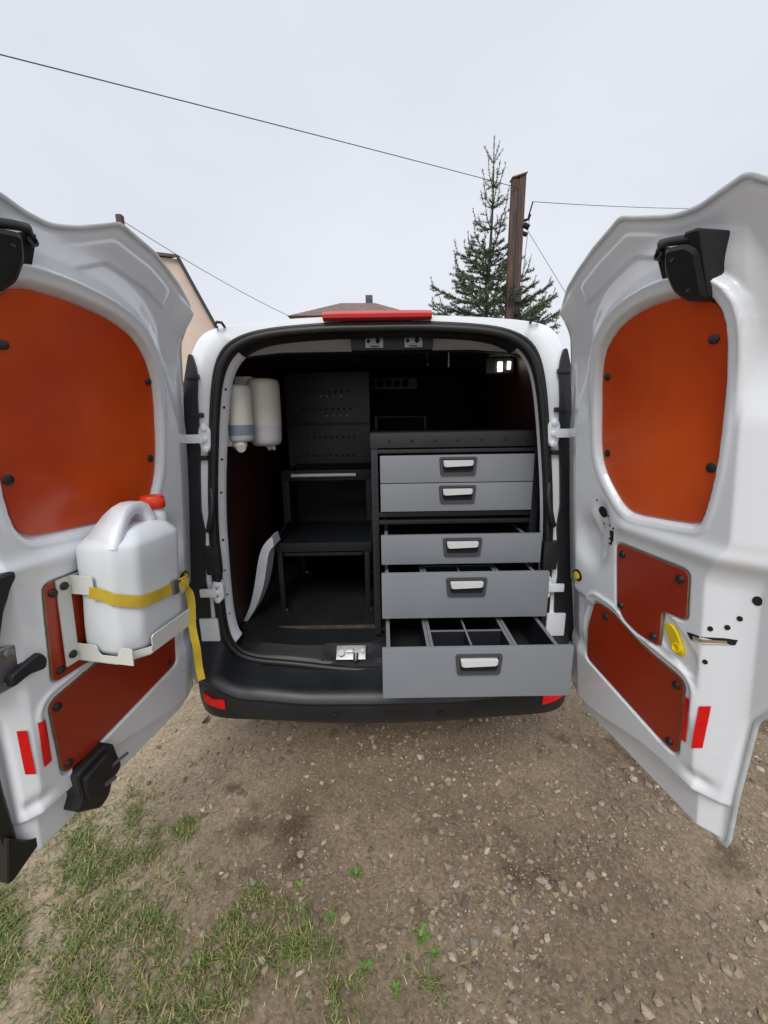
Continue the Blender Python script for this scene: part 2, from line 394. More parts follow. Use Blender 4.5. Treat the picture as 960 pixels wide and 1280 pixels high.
def build_stones():
    # the larger loose stones, each a thing of its own
    spots = [(-.40, .93, .014), (-.36, .96, .011), (-.42, .97, .010), (-.395, .90, .012), (-.66, .85, .011), (-.58, .87, .012), (-.57, .885, .009), (-.55, .80, .011), (-.33, .78, .012),
             (-.20, .73, .014), (-.36, .72, .015), (-.56, .70, .015), (-.59, .69, .011), (-.15, .72, .013), (-.13, .70, .011), (.12, 1.20, .016), (.20, 1.15, .013), (.72, 1.20, .015),
             (.56, .96, .016), (.62, .95, .012), (.80, 1.12, .013), (.10, .86, .014), (.16, .80, .012), (.30, .92, .012), (.41, .87, .013), (.78, .70, .016), (.66, .76, .011), (.26, 1.35, .014),
             (.34, 1.46, .013), (.48, 1.40, .014), (.62, 1.42, .013), (.92, 1.35, .015), (1.02, 1.15, .014), (-.10, 1.08, .012), (-.30, 1.25, .012), (-.62, 1.30, .013), (.04, .97, .011), (.24, .70, .013)]
    base = []
    for q in range(5):
        rs = np.random.RandomState(q + 3); v = IV2 * (1 + .13 * rs.randn(len(IV2), 1)) * np.array([1, rs.uniform(.65, .95), rs.uniform(.45, .65)])
        me = bpy.data.meshes.new('stone'); me.from_pydata(v.tolist(), [], IF2.tolist()); me.materials.append(M['bigstone']); base.append(me)
    for i, (x, y, s) in enumerate(spots):
        o = link('stone', base[i % 5]); s *= .8
        o.location = (x, y, float(gh(x, y)) + s * .22); o.scale = (s, s, s); o.rotation_euler = (0, 0, i * 1.7)
        tag(o, 'pale yellowish loose stone larger than the gravel round it', 'stone', 'larger loose stones on the dirt')
build_stones()

def build_grass():
    cand = 300000
    x = np.random.uniform(-2.0, .25, cand); y = np.random.uniform(.3, 1.7, cand)
    clump = .5 + .5 * np.sin(31 * x + 3 * np.sin(17 * y)) * np.cos(27 * y + 3 * np.sin(19 * x))
    big = .5 + .5 * np.sin(7.3 * x + 2.2 * np.sin(5.1 * y + 1)) * np.cos(8.7 * y + 2.4 * np.sin(6.3 * x))
    k = np.random.rand(cand) < grass_density(x, y) ** 1.6 * (.10 + .85 * clump ** 1.4) * (.12 + .95 * sst(.3, .7, big))
    x, y = x[k], y[k]; n = len(x)
    a = np.random.uniform(0, 2 * pi, n); L = np.random.uniform(.010, .036, n) * (.7 + .5 * clump[k]); w = np.random.uniform(.0008, .0018, n)
    lean = np.random.uniform(.6, 1.5, n); z = gh(x, y)
    dx, dy = np.cos(a), np.sin(a); px, py = -dy, dx
    P = []
    for t, ww in ((0, 1.), (.5, .85), (1., .05)):
        out = L * t * np.sin(lean * (.5 + .5 * t)); hh = L * t * np.cos(lean * (.55 + .45 * t)) + .001
        for s in (-1, 1):
            P.append(np.stack([x + dx * out + s * px * w * ww, y + dy * out + s * py * w * ww, z + hh], -1))
    V = np.stack(P, 1).reshape(-1, 3); b0 = np.arange(n)[:, None] * 6
    F = np.concatenate([b0 + np.array([0, 1, 3, 2]), b0 + np.array([2, 3, 5, 4])], 0)
    me = bpy.data.meshes.new('grass'); me.from_pydata(V.tolist(), [], F.tolist()); me.materials.append(M['grassm'])
    dry = (np.random.rand(n) < .30)[:, None]
    c = np.where(dry, np.array([[.32, .255, .12]]) * np.random.uniform(.7, 1.3, (n, 1)), np.array([[.115, .165, .035]]) * np.random.uniform(.6, 1.35, (n, 1)))
    c = np.concatenate([c, np.ones((n, 1))], 1); color_attr(me, np.repeat(c, 6, 0))
    o = link('grass', me); o['kind'] = 'stuff'; o['label'] = 'short patchy grass with dry straw on the dirt'; o['category'] = 'grass'
build_grass()

def build_weeds():
    for i, (x, y, s) in enumerate([(-.10, 1.02, .022), (-.17, .90, .020), (-.06, .78, .022), (.10, .85, .026), (.13, .81, .020), (-.28, .98, .016), (.02, .74, .018)]):
        V = []; F = []; rs = random.Random(i)
        for q in range(11):
            a = q * 2.4 + rs.random(); L = s * rs.uniform(.7, 1.3); w = L * .28; e = rs.uniform(.2, .9)
            d = Vector((cos(a), sin(a), 0)); p = Vector((-sin(a), cos(a), 0)); k = len(V)
            for t, ww, hh in ((.05, .15, 0), (.35, .8, .45), (.7, 1., .62), (1., .05, .55)):
                c = Vector((x, y, float(gh(x, y)) + .001)) + d * L * t + Vector((0, 0, L * hh * e))
                V += [c - p * w * ww * .5, c + p * w * ww * .5]
            for t in range(3): F.append((k + 2 * t, k + 2 * t + 1, k + 2 * t + 3, k + 2 * t + 2))
        o = mesh('weed', V, F, 'weed', None, True, recalc=False)
        tag(o, 'small bright green weed sprouting from the bare dirt', 'weed', 'weeds sprouting on the dirt')
build_weeds()
def build_leaf():
    x, y = -.896, 1.708; V = []; F = []
    for i in range(7):
        t = i / 6; w = .011 * sin(pi * (.08 + .88 * t)); c = Vector((x + .012 * t, y + .055 * (t - .5), float(gh(x, y)) + .003 + .010 * (t - .5) ** 2 * 4))
        V += [c + Vector((-w, 0, .006)), c, c + Vector((w, 0, .008))]
    for i in range(6):
        for j in range(2): F.append((3 * i + j, 3 * i + j + 1, 3 * i + j + 4, 3 * i + j + 3))
    tag(mesh('dead_leaf', V, F, 'bark', None, True, recalc=False), 'curled brown dead leaf on the sandy dirt beside the bumper', 'leaf')
build_leaf()

# ================================================================== VAN
van = thing('van', 'white panel van with both rear doors swung open and racking inside', 'van', (0, 3.5, 0))

BODY_H = [(.0, .33), (.60, .33), (.74, .38), (.80, .50), (.815, .80), (.80, 1.05), (.735, 1.35), (.665, 1.56), (.632, 1.66), (.595, 1.728), (.535, 1.757), (.36, 1.774), (.17, 1.782), (0, 1.783)]
SEAL_OUT = [(0, .462), (.15, .468), (.34, .487), (.536, .517), (.605, .575), (.637, .655), (.634, .87), (.619, 1.137), (.580, 1.44), (.557, 1.58), (.529, 1.665), (.48, 1.712), (.38, 1.742), (.16, 1.757), (0, 1.757)]
SEAL_IN = [(0, .494), (.15, .50), (.355, .537), (.533, .548), (.590, .604), (.606, .69), (.605, .87), (.595, 1.137), (.556, 1.44), (.530, 1.578), (.500, 1.645), (.453, 1.690), (.36, 1.720), (.16, 1.732), (0, 1.732)]
def full(h): return [(x, z) for x, z in h] + [(-x, z) for x, z in h[::-1][1:-1]]
def smoothc(p, it=2):
    for _ in range(it):
        q = []
        for i in range(len(p)):
            a, b_ = p[i], p[(i + 1) % len(p)]
            q += [(a[0] * .75 + b_[0] * .25, a[1] * .75 + b_[1] * .25), (a[0] * .25 + b_[0] * .75, a[1] * .25 + b_[1] * .75)]
        p = q
    return p
def by_angle(poly, n=240, c=(0, 1.1)):
    P = np.array(poly); A = np.unwrap(np.arctan2(P[:, 1] - c[1], P[:, 0] - c[0])); out = []
    for k in range(n):
        th = -pi / 2 + 2 * pi * k / n; d = np.array([cos(th), sin(th)]); best = 0
        for i in range(len(P)):
            a = P[i - 1] - c; e = P[i] - P[i - 1]; den = d[0] * e[1] - d[1] * e[0]
            if abs(den) < 1e-12: continue
            t = (a[0] * e[1] - a[1] * e[0]) / den; u = (a[0] * d[1] - a[1] * d[0]) / den
            if -1e-9 <= u <= 1 + 1e-9 and t > best: best = t
        out.append((c[0] + d[0] * best, c[1] + d[1] * best))
    return out
NB = 240
body_o = by_angle(smoothc(full(BODY_H)), NB); so = by_angle(smoothc(full(SEAL_OUT)), NB); si = by_angle(smoothc(full(SEAL_IN)), NB)
def midc(a, b_, t): return [(p[0] * (1 - t) + q[0] * t, p[1] * (1 - t) + q[1] * t) for p, q in zip(a, b_)]

def build_shell():
    V = []; F = []
    inset = midc(body_o, so, .12)
    rings = [(so, 1.418), (midc(so, body_o, .08), 1.412), (inset, 1.414), (midc(body_o, so, .03), 1.421), (body_o, 1.445)]
    for (Y, zt, wx) in ((1.7, 1.80, 1.01), (2.4, 1.83, 1.03), (3.4, 1.835, 1.03), (3.9, 1.80, 1.03), (4.35, 1.50, 1.03), (4.75, 1.16, 1.02), (5.3, 1.02, .98), (5.6, .85, .92), (5.68, .60, .86)):
        rg = []
        for (x, z) in body_o:
            z2 = z if z < 1.5 else 1.5 + (z - 1.5) * (1.83 - 1.5) / .283
            if z2 > zt: z2 = zt + (z2 - zt) * .02
            rg.append((x * wx, z2))
        rings.append((rg, Y))
    for rg, Y in rings: V += [(x, Y, z) for x, z in rg]
    for q in range(len(rings) - 1):
        for i in range(NB):
            j = (i + 1) % NB; F.append((q * NB + i, q * NB + j, (q + 1) * NB + j, (q + 1) * NB + i))
    F.append(tuple(range((len(rings) - 1) * NB, len(rings) * NB)))
    o = mesh('body_shell', V, F, 'white', van, True); o.data.set_sharp_from_angle(angle=radians(50))
    # inner jamb going in from the seal: white down the sides and over the top, none across the sill
    js = [(si, 1.425), (midc(si, [(0, 1.1)] * NB, .003), 1.436), (midc(si, [(0, 1.1)] * NB, .014), 1.444), (midc(si, [(0, 1.1)] * NB, .016), 1.478)]
    js2 = [(si, 1.425), (midc(si, [(0, 1.1)] * NB, .002), 1.434), (midc(si, [(0, 1.1)] * NB, .003), 1.448)]
    def band(nm, ii, m, js=js):
        n_ = len(ii); V = []; F = []
        for rg, Y in js: V += [(rg[k][0], Y, rg[k][1]) for k in ii]
        for q in range(len(js) - 1):
            for i in range(n_ - 1): F.append((q * n_ + i, q * n_ + i + 1, (q + 1) * n_ + i + 1, (q + 1) * n_ + i))
        mesh(nm, V, F, m, van, True)
    side = [k for k in range(NB) if .60 < si[k][1] < 1.682]; rt_ = [k for k in side if si[k][0] > 0]; lf_ = [k for k in side if si[k][0] < 0]
    band('door_jamb', rt_, 'white', js2); band('door_jamb', lf_, 'white'); band('header_trim', list(range(rt_[-1], lf_[0] + 1)), 'black')
    # rubber seal: bulb plus outer lip
    bm = bmesh.new()
    add_tube(bm, [(x, 1.404, z) for x, z in midc(so, si, .62)], .0125, 12, True)
    add_tube(bm, [(x, 1.409, z) for x, z in midc(so, si, .06)], .0075, 8, True)
    prf = [(so, 1.4175), (midc(so, si, .3), 1.412), (midc(so, si, .7), 1.412), (si, 1.428)]
    vv = [[bm.verts.new((x, Y, z)) for x, z in rg] for rg, Y in prf]
    for A, B in zip(vv, vv[1:]):
        for i in range(NB): bm.faces.new((A[i], A[(i + 1) % NB], B[(i + 1) % NB], B[i]))
    from_bm('door_seal', bm, 'rubber', van, True)
build_shell()

# inner jamb screws
for sx in (-1,):
    for z in (.72, .80, .90, 1.02, 1.2, 1.32, 1.5, 1.56):
        x = float(np.interp(z, [q[1] for q in SEAL_IN[5:10]], [q[0] for q in SEAL_IN[5:10]])) - .006
        lathe('jamb_screw', [(.0045, 0), (.0045, .003), (.002, .005)], 'metal' if z < 1 else 'hole', van, Matrix.Translation((sx * x, 1.441, z)) @ Matrix.Rotation(pi / 2, 4, 'X'), 8)

# ---- load space
def wallx(z): return .628 - .065 * max(0, z - .9) - .10 * max(0, z - 1.45)
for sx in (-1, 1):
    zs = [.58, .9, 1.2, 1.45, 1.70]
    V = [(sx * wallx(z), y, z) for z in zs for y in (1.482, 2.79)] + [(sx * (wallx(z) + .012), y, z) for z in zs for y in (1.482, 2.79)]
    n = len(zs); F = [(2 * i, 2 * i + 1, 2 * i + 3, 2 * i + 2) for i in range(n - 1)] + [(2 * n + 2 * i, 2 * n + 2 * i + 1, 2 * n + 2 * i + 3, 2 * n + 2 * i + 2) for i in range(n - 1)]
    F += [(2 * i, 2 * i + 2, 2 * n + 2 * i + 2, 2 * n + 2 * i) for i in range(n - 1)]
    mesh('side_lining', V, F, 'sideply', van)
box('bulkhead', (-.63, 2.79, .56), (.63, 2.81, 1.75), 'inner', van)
box('load_floor', (-.66, 1.60, .545), (.66, 2.79, .572), 'floor', van)
box('floor_edge_strip', (-.615, 1.592, .562), (.615, 1.600, .5745), 'bark', van)
def roof_lining():
    V = []; F = []; xs = np.linspace(-.60, .60, 25); ys = [1.478, 1.52, 1.56, 1.60, 1.66, 1.72, 1.95, 2.0, 2.05, 2.3, 2.35, 2.4, 2.79]
    zz = [1.728, 1.727, 1.695, 1.692, 1.715, 1.745, 1.75, 1.73, 1.75, 1.75, 1.73, 1.75, 1.75]
    for y, z in zip(ys, zz):
        for x in xs: V.append((x, y, z - .09 * max(0, abs(x) - .35) - 1.2 * max(0, abs(x) - .46) ** 2))
    n = len(xs); F = [(j * n + i, j * n + i + 1, (j + 1) * n + i + 1, (j + 1) * n + i) for j in range(len(ys) - 1) for i in range(n - 1)]
    k = 3 * (n - 1)
    mesh('roof_lining', V, F, 'inner', van, True, mats=['primer', 'inner'], midx=[0 if q < 2 * (n - 1) else 1 for q in range(len(F))], recalc=False)
roof_lining()
# sill trim with a pad and the latch recess
def sill_trim():
    bm = bmesh.new(); xs = np.linspace(-.60, .60, 41); prof = [(1.412, .497), (1.43, .522), (1.455, .528), (1.475, .545), (1.49, .553), (1.60, .562)]
    rows = []
    for y, z in prof:
        row = []
        for x in xs:
            dz = .02 * float(sst(.30, .56, abs(x)))
            pad = float(sst(.20, .23, -x)) * (1 - float(sst(.52, .55, -x)))
            zz = z + dz + (.009 * pad if y in (1.455, 1.475) else 0)
            if abs(x + .13) < .085 and y in (1.43, 1.455, 1.475): zz -= .018
            row.append(bm.verts.new((x, y, zz)))
        rows.append(row)
    for A, B in zip(rows, rows[1:]):
        for i in range(len(xs) - 1): bm.faces.new((A[i], A[i + 1], B[i + 1], B[i]))
    from_bm('sill_trim', bm, 'sill', van, True, 35)
sill_trim()
def striker():
    bm = bmesh.new(); T = Matrix.Translation((-.13, 1.448, .535)) @ Matrix.Rotation(radians(38), 4, 'X')
    add_box(bm, (0, 0, 0), (.118, .058, .006), .002, T); add_box(bm, (-.005, .006, .008), (.03, .02, .012), .003, T)
    q = lambda *p: T @ Vector(p)
    add_tube(bm, [q(.014, -.004, .003), q(.014, -.034, .012), q(.020, -.040, .016), q(.026, -.034, .012), q(.026, -.004, .003)], .0045, 8)
    add_tube(bm, [q(-.038, -.006, .002), q(-.038, -.006, .016)], .013, 14); add_tube(bm, [q(.046, .004, .002), q(.046, .004, .010)], .009, 12)
    from_bm('latch_striker', bm, 'metal', van, True, 40)
striker()
def top_latch():
    bm = bmesh.new(); add_box(bm, (.049, 1.50, 1.708), (.285, .05, .05), .012); from_bm('latch_housing', bm, 'black', van, True, 40)
    for x in (-.012, .122):
        b = bmesh.new(); add_box(b, (x, 1.470, 1.706), (.062, .008, .032), .003)
        add_tube(b, [(x - .012, 1.470, 1.700), (x - .012, 1.455, 1.698), (x + .012, 1.455, 1.698), (x + .012, 1.470, 1.700)], .004, 8)
        o = from_bm('top_striker', b, 'metal', van, True, 40)
        b = bmesh.new(); add_tube(b, [(x - .02, 1.468, 1.712), (x - .02, 1.463, 1.712)], .006, 10); add_tube(b, [(x + .012, 1.468, 1.713), (x + .012, 1.463, 1.713)], .008, 10); from_bm('striker_bolt', b, 'hole', o, True)
top_latch()
# vent strip on bulkhead
strip = box('vent_strip', (-.10, 2.765, 1.645), (.245, 2.79, 1.715), 'vent', van, .004)
for k in range(5):
    lathe('vent_hole', [(.024, 0), (.024, .004), (.018, .006)], 'hole', strip, Matrix.Translation((-.055 + k * .055, 2.765, 1.682)) @ Matrix.Rotation(pi / 2, 4, 'X'), 16)
# interior lamp
lamp = box('interior_lamp', (.435, 1.70, 1.625), (.545, 1.735, 1.685), 'bezel', van, .006)
box('lamp_lens', (.478, 1.694, 1.632), (.497, 1.700, 1.668), 'led', lamp, .003); box('lamp_lens', (.517, 1.694, 1.640), (.530, 1.700, 1.670), 'led', lamp, .003)
box('lamp_bracket', (.44, 1.69, 1.690), (.535, 1.70, 1.696), 'metal', van, .002)
tube('lamp_mount', [(.49, 1.72, 1.68), (.49, 1.72, 1.745)], .006, 'bezel', van)
tube('roof_hook', [(.265, 1.60, 1.70), (.265, 1.60, 1.64)], .003, 'metal', van); tube('roof_hook', [(.185, 1.62, 1.70), (.185, 1.60, 1.66), (.185, 1.585, 1.648)], .003, 'metal', van)

# wheel arch trim, white curved strip beside the rack
def arch_trim():
    outer = [(-.632, .573), (-.605, .62), (-.580, .69), (-.560, .77), (-.543, .85), (-.522, .915), (-.490, .955), (-.470, .965)]
    inner = [(-.612, .573), (-.582, .615), (-.550, .675), (-.522, .75), (-.505, .83), (-.492, .89), (-.478, .915), (-.466, .925)]
    def so_(p):
        for _ in range(2): p = [p[0]] + [((a[0] * (1 - t) + b_[0] * t), (a[1] * (1 - t) + b_[1] * t)) for a, b_ in zip(p, p[1:]) for t in (.25, .75)] + [p[-1]]
        return p
    outer, inner = so_(outer), so_(inner); V = []; F = []
    for (a, b_) in zip(outer, inner):
        V += [(a[0], 1.655, a[1]), (b_[0], 1.648, b_[1]), (b_[0] + .004, 1.75, b_[1]), (a[0], 1.75, a[1])]
    for i in range(len(outer) - 1):
        for j in range(4): F.append((4 * i + j, 4 * i + (j + 1) % 4, 4 * i + 4 + (j + 1) % 4, 4 * i + 4 + j))
    F += [(3, 2, 1, 0), tuple(range(4 * len(outer) - 4, 4 * len(outer)))]
    o = mesh('wheel_arch_trim', V, F, 'primer', van, True); o.data.set_sharp_from_angle(angle=radians(40))
arch_trim()

# ---- brake light on the roof edge
def brake_light():
    bm = bmesh.new(); xs = np.linspace(-.175, .175, 25); rows = []
    prof = [(1.425, 1.765), (1.392, 1.762), (1.378, 1.768), (1.376, 1.778), (1.388, 1.790), (1.425, 1.797), (1.50, 1.795), (1.50, 1.77)]
    for x in xs:
        e = 1 - .10 * (abs(x) / .175) ** 6; rows.append([bm.verts.new((x, 1.43 + (y - 1.43) * e, 1.778 + (z - 1.778) * e)) for y, z in prof])
    for A, B in zip(rows, rows[1:]):
        for i in range(len(prof)): bm.faces.new((A[i], A[(i + 1) % 8], B[(i + 1) % 8], B[i]))
    bm.faces.new(rows[0]); bm.faces.new(rows[-1][::-1])
    from_bm('brake_light', bm, 'lens', van, True, 40)
brake_light()
# door stop hooks on the roof corners
for sx in (-1, 1):
    x = .512 * sx
    tube('stop_hook', [(x - .012, 1.412, 1.752), (x - .013, 1.398, 1.758), (x - .003, 1.392, 1.764), (x + .010, 1.396, 1.763), (x + .012, 1.412, 1.754)], .0045, 'black', van)

# ---- lamps beside the opening, hinges
for sx in (-1, 1):
    def t3(x, z, h): return (sx * x, 1.414 - h, z)
    pl = [(.665, .60), (.655, .78), (.660, .87), (.648, 1.00), (.640, 1.06), (.646, 1.14), (.636, 1.25), (.624, 1.36), (.618, 1.44), (.614, 1.52), (.604, 1.60), (.606, 1.635), (.614, 1.670), (.625, 1.67), (.66, 1.55), (.72, 1.33), (.77, 1.05), (.785, .80), (.77, .60)]
    lampo = prism('tail_lamp', fillet(pl, .010, 3), t3, -.02, .012, 'black', van)
    for z in (1.33, 1.475, 1.60):
        box('lamp_clip', (sx * .598 if sx > 0 else -.64, 1.396, z - .009), (.64 if sx > 0 else sx * .598, 1.4125, z + .007), 'black', lampo, .004)
    for z, dz in ((1.395, .058), (.83, .052)):
        xo = .600 if z > 1 else .618
        bm = bmesh.new(); c = sx * (xo + .0)
        pol = fillet([(xo - .022, z - dz * .6), (xo - .024, z + dz * .55), (xo, z + dz), (xo + .018, z + dz * .6), (xo + .022, z), (xo + .012, z - dz)], .015, 4)
        hp = prism('hinge', pol, t3, -.005, .022, 'white', van, bev=.006)
        box('hinge_arm', (min(sx * xo, sx * (xo + .058)), 1.378, z - .014), (max(sx * xo, sx * (xo + .058)), 1.392, z + .016), 'white', hp, .004)
        for q in (-.6, 0, .6):
            lathe('hinge_bolt', [(.011, 0), (.011, .006), (.007, .009)], 'white', hp, Matrix.Translation((sx * (xo - .003), 1.393, z + q * dz)) @ Matrix.Rotation(pi / 2, 4, 'X'), 10)
    # rubber cable boot and lower pillar fittings
    tube('cable_boot', [(sx * .598, 1.40, 1.22), (sx * .592, 1.385, 1.18), (sx * .60, 1.375, 1.12), (sx * .612, 1.378, 1.08), (sx * .622, 1.395, 1.07)], .011, 'black', van)
    box('pillar_block', (min(sx * .592, sx * .645), 1.385, .90), (max(sx * .592, sx * .645), 1.413, 1.01), 'black', van, .008)
    box('pillar_foot', (min(sx * .628, sx * .70), 1.395, .625), (max(sx * .628, sx * .70), 1.416, .72), 'white', van, .006)

# ---- bumper
def bumper():
    bm = bmesh.new(); xs = np.linspace(-.715, .715, 91); rows = []
    for x in xs:
        a = abs(x); end = float(sst(.50, .66, a)); back = .085 * (a / .715) ** 16 + .012 * (a / .5) ** 2
        zt = .490 + .018 * float(sst(.25, .5, a)) + .055 * end
        zi = zt + .012 + .06 * float(sst(.56, .62, a))
        zb = .335 + .022 * (a / .6) ** 2 + .03 * end
        lip = .008
        prof = [(1.440, zi + .01), (1.408, zi), (1.39, zi - .012), (1.28 + back * .75, zt + .004), (1.262 + back, zt), (1.247 + back, zt - .012), (1.240 + back, zt - .03), (1.246 + back, zt - .042), (1.252 + back, zt - .048),
                (1.250 + back, .42), (1.262 + back, .375), (1.285 + back, zb + .006), (1.33 + back * .5, zb - .004), (1.44, zb)]
        rows.append([bm.verts.new((x, y, z)) for y, z in prof])
    for A, B in zip(rows, rows[1:]):
        for i in range(len(A) - 1): bm.faces.new((A[i], A[i + 1], B[i + 1], B[i]))
    bm.faces.new(rows[0]); bm.faces.new(rows[-1][::-1])
    o = from_bm('bumper', bm, 'bumper', van, True, 38)
    for sx in (-1, 1):
        def t3(x, z, h):
            a = abs(x); back = .085 * (a / .715) ** 16 + .012 * (a / .5) ** 2; return (sx * x, 1.2505 + back - h, z)
        xs2 = np.linspace(.580, .668, 9)
        poly = [(x, .424 + .012 * (x - .580) / .09) for x in xs2] + [(x, .462 + .012 * (x - .580) / .09) for x in xs2[::-1]]
        prism('reflector', poly, t3, -.02, .004, 'redrefl', o)
    for x in (-.18, .21):
        lathe('parking_sensor', [(.012, 0), (.012, .003), (.009, .004)], 'rubber', o, Matrix.Translation((x, 1.2515, .405)) @ Matrix.Rotation(pi / 2, 4, 'X'), 14)
bumper()
# ---- wheels and underbody
for sx in (-1, 1):
    for y in (2.35, 5.0):
        mt = Matrix.Translation((sx * .72, y, .315)) @ Matrix.Rotation(sx * pi / 2, 4, 'Y')
        w = lathe('wheel', [(.20, -.10), (.29, -.10), (.312, -.08), (.32, -.04), (.32, .04), (.312, .08), (.29, .10), (.20, .10)], 'tyre', van, mt, 36)
        lathe('rim', [(.20, -.08), (.20, .085), (.185, .085), (.17, .06), (.06, .07), (.03, .08)], 'metal', w, mt, 24)
box('underbody', (-.60, 1.40, .345), (.60, 5.4, .50), 'hole', van)
box('rear_axle', (-.62, 2.28, .24), (.62, 2.40, .36), 'rubber', van, .03)

# ---- rear doors
class Door: pass
def make_door(side):
    D = Door()
    if side == 'R': H, d, n = np.array([.72, 1.325]), np.array([.1718, -.9851]), np.array([-.9851, -.1718])
    else: H, d, n = np.array([-.743, 1.359]), np.array([-.2022, -.9793]), np.array([.9793, -.2022])
    def nz(z): return .12 * (z - .42) + .8 * np.maximum(0, z - 1.45) ** 2
    def to3(s, z, h):
        k = nz(z) + h; return (H[0] + d[0] * s + n[0] * k, H[1] + d[1] * s + n[1] * k, z)
    D.to3 = to3
    if side == 'R':
        top = [(-.10, 1.745), (.0, 1.757), (.011, 1.764), (.065, 1.800), (.13, 1.823), (.207, 1.845), (.314, 1.867), (.34, 1.856), (.373, 1.843), (.405, 1.831), (.434, 1.823), (.473, 1.819), (.519, 1.824), (.558, 1.827), (.58, 1.808), (.66, 1.76)]
        fre = [(.30, .535), (.362, .538), (.39, .548), (.53, .556), (.70, .572), (.78, .580), (.88, .635), (1.0, .655), (1.9, .66)]
        win = [(.479, 1.668), (.510, 1.640), (.516, 1.60), (.511, 1.54), (.506, 1.477), (.503, 1.384), (.494, 1.301), (.476, 1.222), (.462, 1.212), (.374, 1.203), (.285, 1.196), (.255, 1.205), (.23, 1.224), (.185, 1.275), (.160, 1.325), (.154, 1.38), (.155, 1.46), (.162, 1.536), (.19, 1.605), (.24, 1.643), (.306, 1.668), (.394, 1.678)]
        p2 = fillet([(.219, 1.096), (.446, 1.094), (.446, .968), (.376, .963), (.374, .853), (.30, .852), (.250, .868), (.222, .90)], .018)
        p3 = fillet([(.125, .866), (.205, .862), (.297, .826), (.36, .812), (.451, .800), (.443, .568), (.40, .569), (.081, .632), (.090, .76)], .022)
        s0, s0u = .487, .535
    else:
        top = [(-.10, 1.755), (.0, 1.770), (.022, 1.793), (.09, 1.825), (.15, 1.845), (.204, 1.862), (.321, 1.879), (.35, 1.865), (.398, 1.843), (.43, 1.832), (.456, 1.826), (.5, 1.828), (.541, 1.836), (.60, 1.832), (.70, 1.78)]
        fre = [(.30, .604), (.40, .608), (.60, .612), (.80, .618), (.88, .67), (1.0, .69), (1.9, .695)]
        win = [(.53, 1.694), (.548, 1.67), (.553, 1.60), (.556, 1.45), (.555, 1.33), (.545, 1.25), (.53, 1.222), (.510, 1.212), (.43, 1.206), (.334, 1.201), (.22, 1.196), (.195, 1.205), (.175, 1.23), (.153, 1.285), (.144, 1.34), (.140, 1.42), (.144, 1.515), (.173, 1.593), (.234, 1.652), (.314, 1.681), (.397, 1.692), (.46, 1.696)]
        p2 = fillet([(.20, 1.095), (.500, 1.093), (.504, .838), (.30, .836), (.24, .85), (.20, .90)], .018)
        p3 = fillet([(.125, .862), (.205, .860), (.30, .830), (.39, .814), (.520, .790), (.506, .562), (.45, .560), (.085, .614), (.088, .74)], .022)
        s0, s0u = .562, .580
    zbot = .362
    win = smoothc([(a - .010 - (.008 * min(1, max(0, (a - .2) / .3)) if side == 'R' else 0), b_ + .003) for a, b_ in win], 1); p3 = [(a - .003, b_) for a, b_ in p3]
    NU, NV = 190, 430
    tx = np.array([q[0] for q in top]); tz = np.array([q[1] for q in top])
    fz = np.array([q[0] for q in fre]); fx = np.array([q[1] for q in fre])
    u = np.linspace(0, 1, NU + 1); v = np.linspace(0, 1, NV + 1)
    U, Vv = np.meshgrid(u, v, indexing='ij')
    smin, smax = -.088, tx[-1]
    def edge_l(z):
        Zk = [.36, .77, 1.12, 1.40, 1.56, 1.64, 1.69, 1.73, 1.80]; Sk = [-.085, -.087, -.083, -.073, -.052, -.022, .002, -.002, .004]
        return sum(np.interp(z + o_, Zk, Sk) for o_ in (-.012, 0, .012)) / 3
    def bottom(s): return zbot + .03 * sst(smin + .05, smin, s)
    def interp_smooth(x, X, Y):
        # softened interpolation
        return sum(np.interp(x + o, X, Y) for o in (-.010, -.005, 0, .005, .010)) / 5
    S = smin + (smax - smin) * U
    for _ in range(6):
        Z = bottom(S) + (interp_smooth(S, tx, tz) - bottom(S)) * Vv
        S = edge_l(Z) + (interp_smooth(Z, fz, fx) - edge_l(Z)) * U
    # outline polygon for edge distance
    out = [(S[i, 0], Z[i, 0]) for i in range(NU)] + [(S[NU, j], Z[NU, j]) for j in range(NV)] + [(S[i, NV], Z[i, NV]) for i in range(NU, 0, -1)] + [(S[0, j], Z[0, j]) for j in range(NV, 0, -1)]
    dE = -np.minimum(sdf(out[::3], S, Z), 0)
    dw = sdf(win, S, Z); d2 = sdf(p2, S, Z); d3 = sdf(p3, S, Z)
    h = np.zeros_like(S)
    upm = sst(1.42, 1.60, Z)
    # falling face above the window, with a fold beside it
    h -= (.030 * sst(.036, .048, dw) + .030 * sst(.048, .13, dw)) * upm * (.25 + .75 * sst(-.02, .10, S))
    h += .004 * np.exp(-((dw - .040) / .006) ** 2) * upm
    # small raised gusset below the top edge
    h += .007 * sst(0, .008, .026 - np.abs(Z - (interp_smooth(S, tx, tz) - .055))) * sst(.10, .14, S) * sst(.42, .36, S)
    # window recess
    h -= .022 * sst(.016, .004, dw)
    h += .002 * np.exp(-((dw - .026) / .006) ** 2) * (1 - upm)
    # recesses for lower panels, with pressed beads
    h -= .010 * sst(.008, .001, d2); h -= .014 * sst(.010, .002, d3)
    h += .006 * np.exp(-((d3 - .030) / .007) ** 2) * sst(.66, .74, Z)
    # free edge turned towards the edge flange
    ss0 = s0 + (s0u - s0) * sst(1.08, 1.2, Z)
    tt = np.clip((S - ss0) / .075, 0, 1)
    h -= .056 * (tt * .92 + .08 * tt * tt * (3 - 2 * tt))
    # hinge side dish with the wiring pocket
    h -= .024 * np.exp(-(((S - .105) / .062) ** 2 + ((Z - 1.065) / .075) ** 2) ** 1.6)
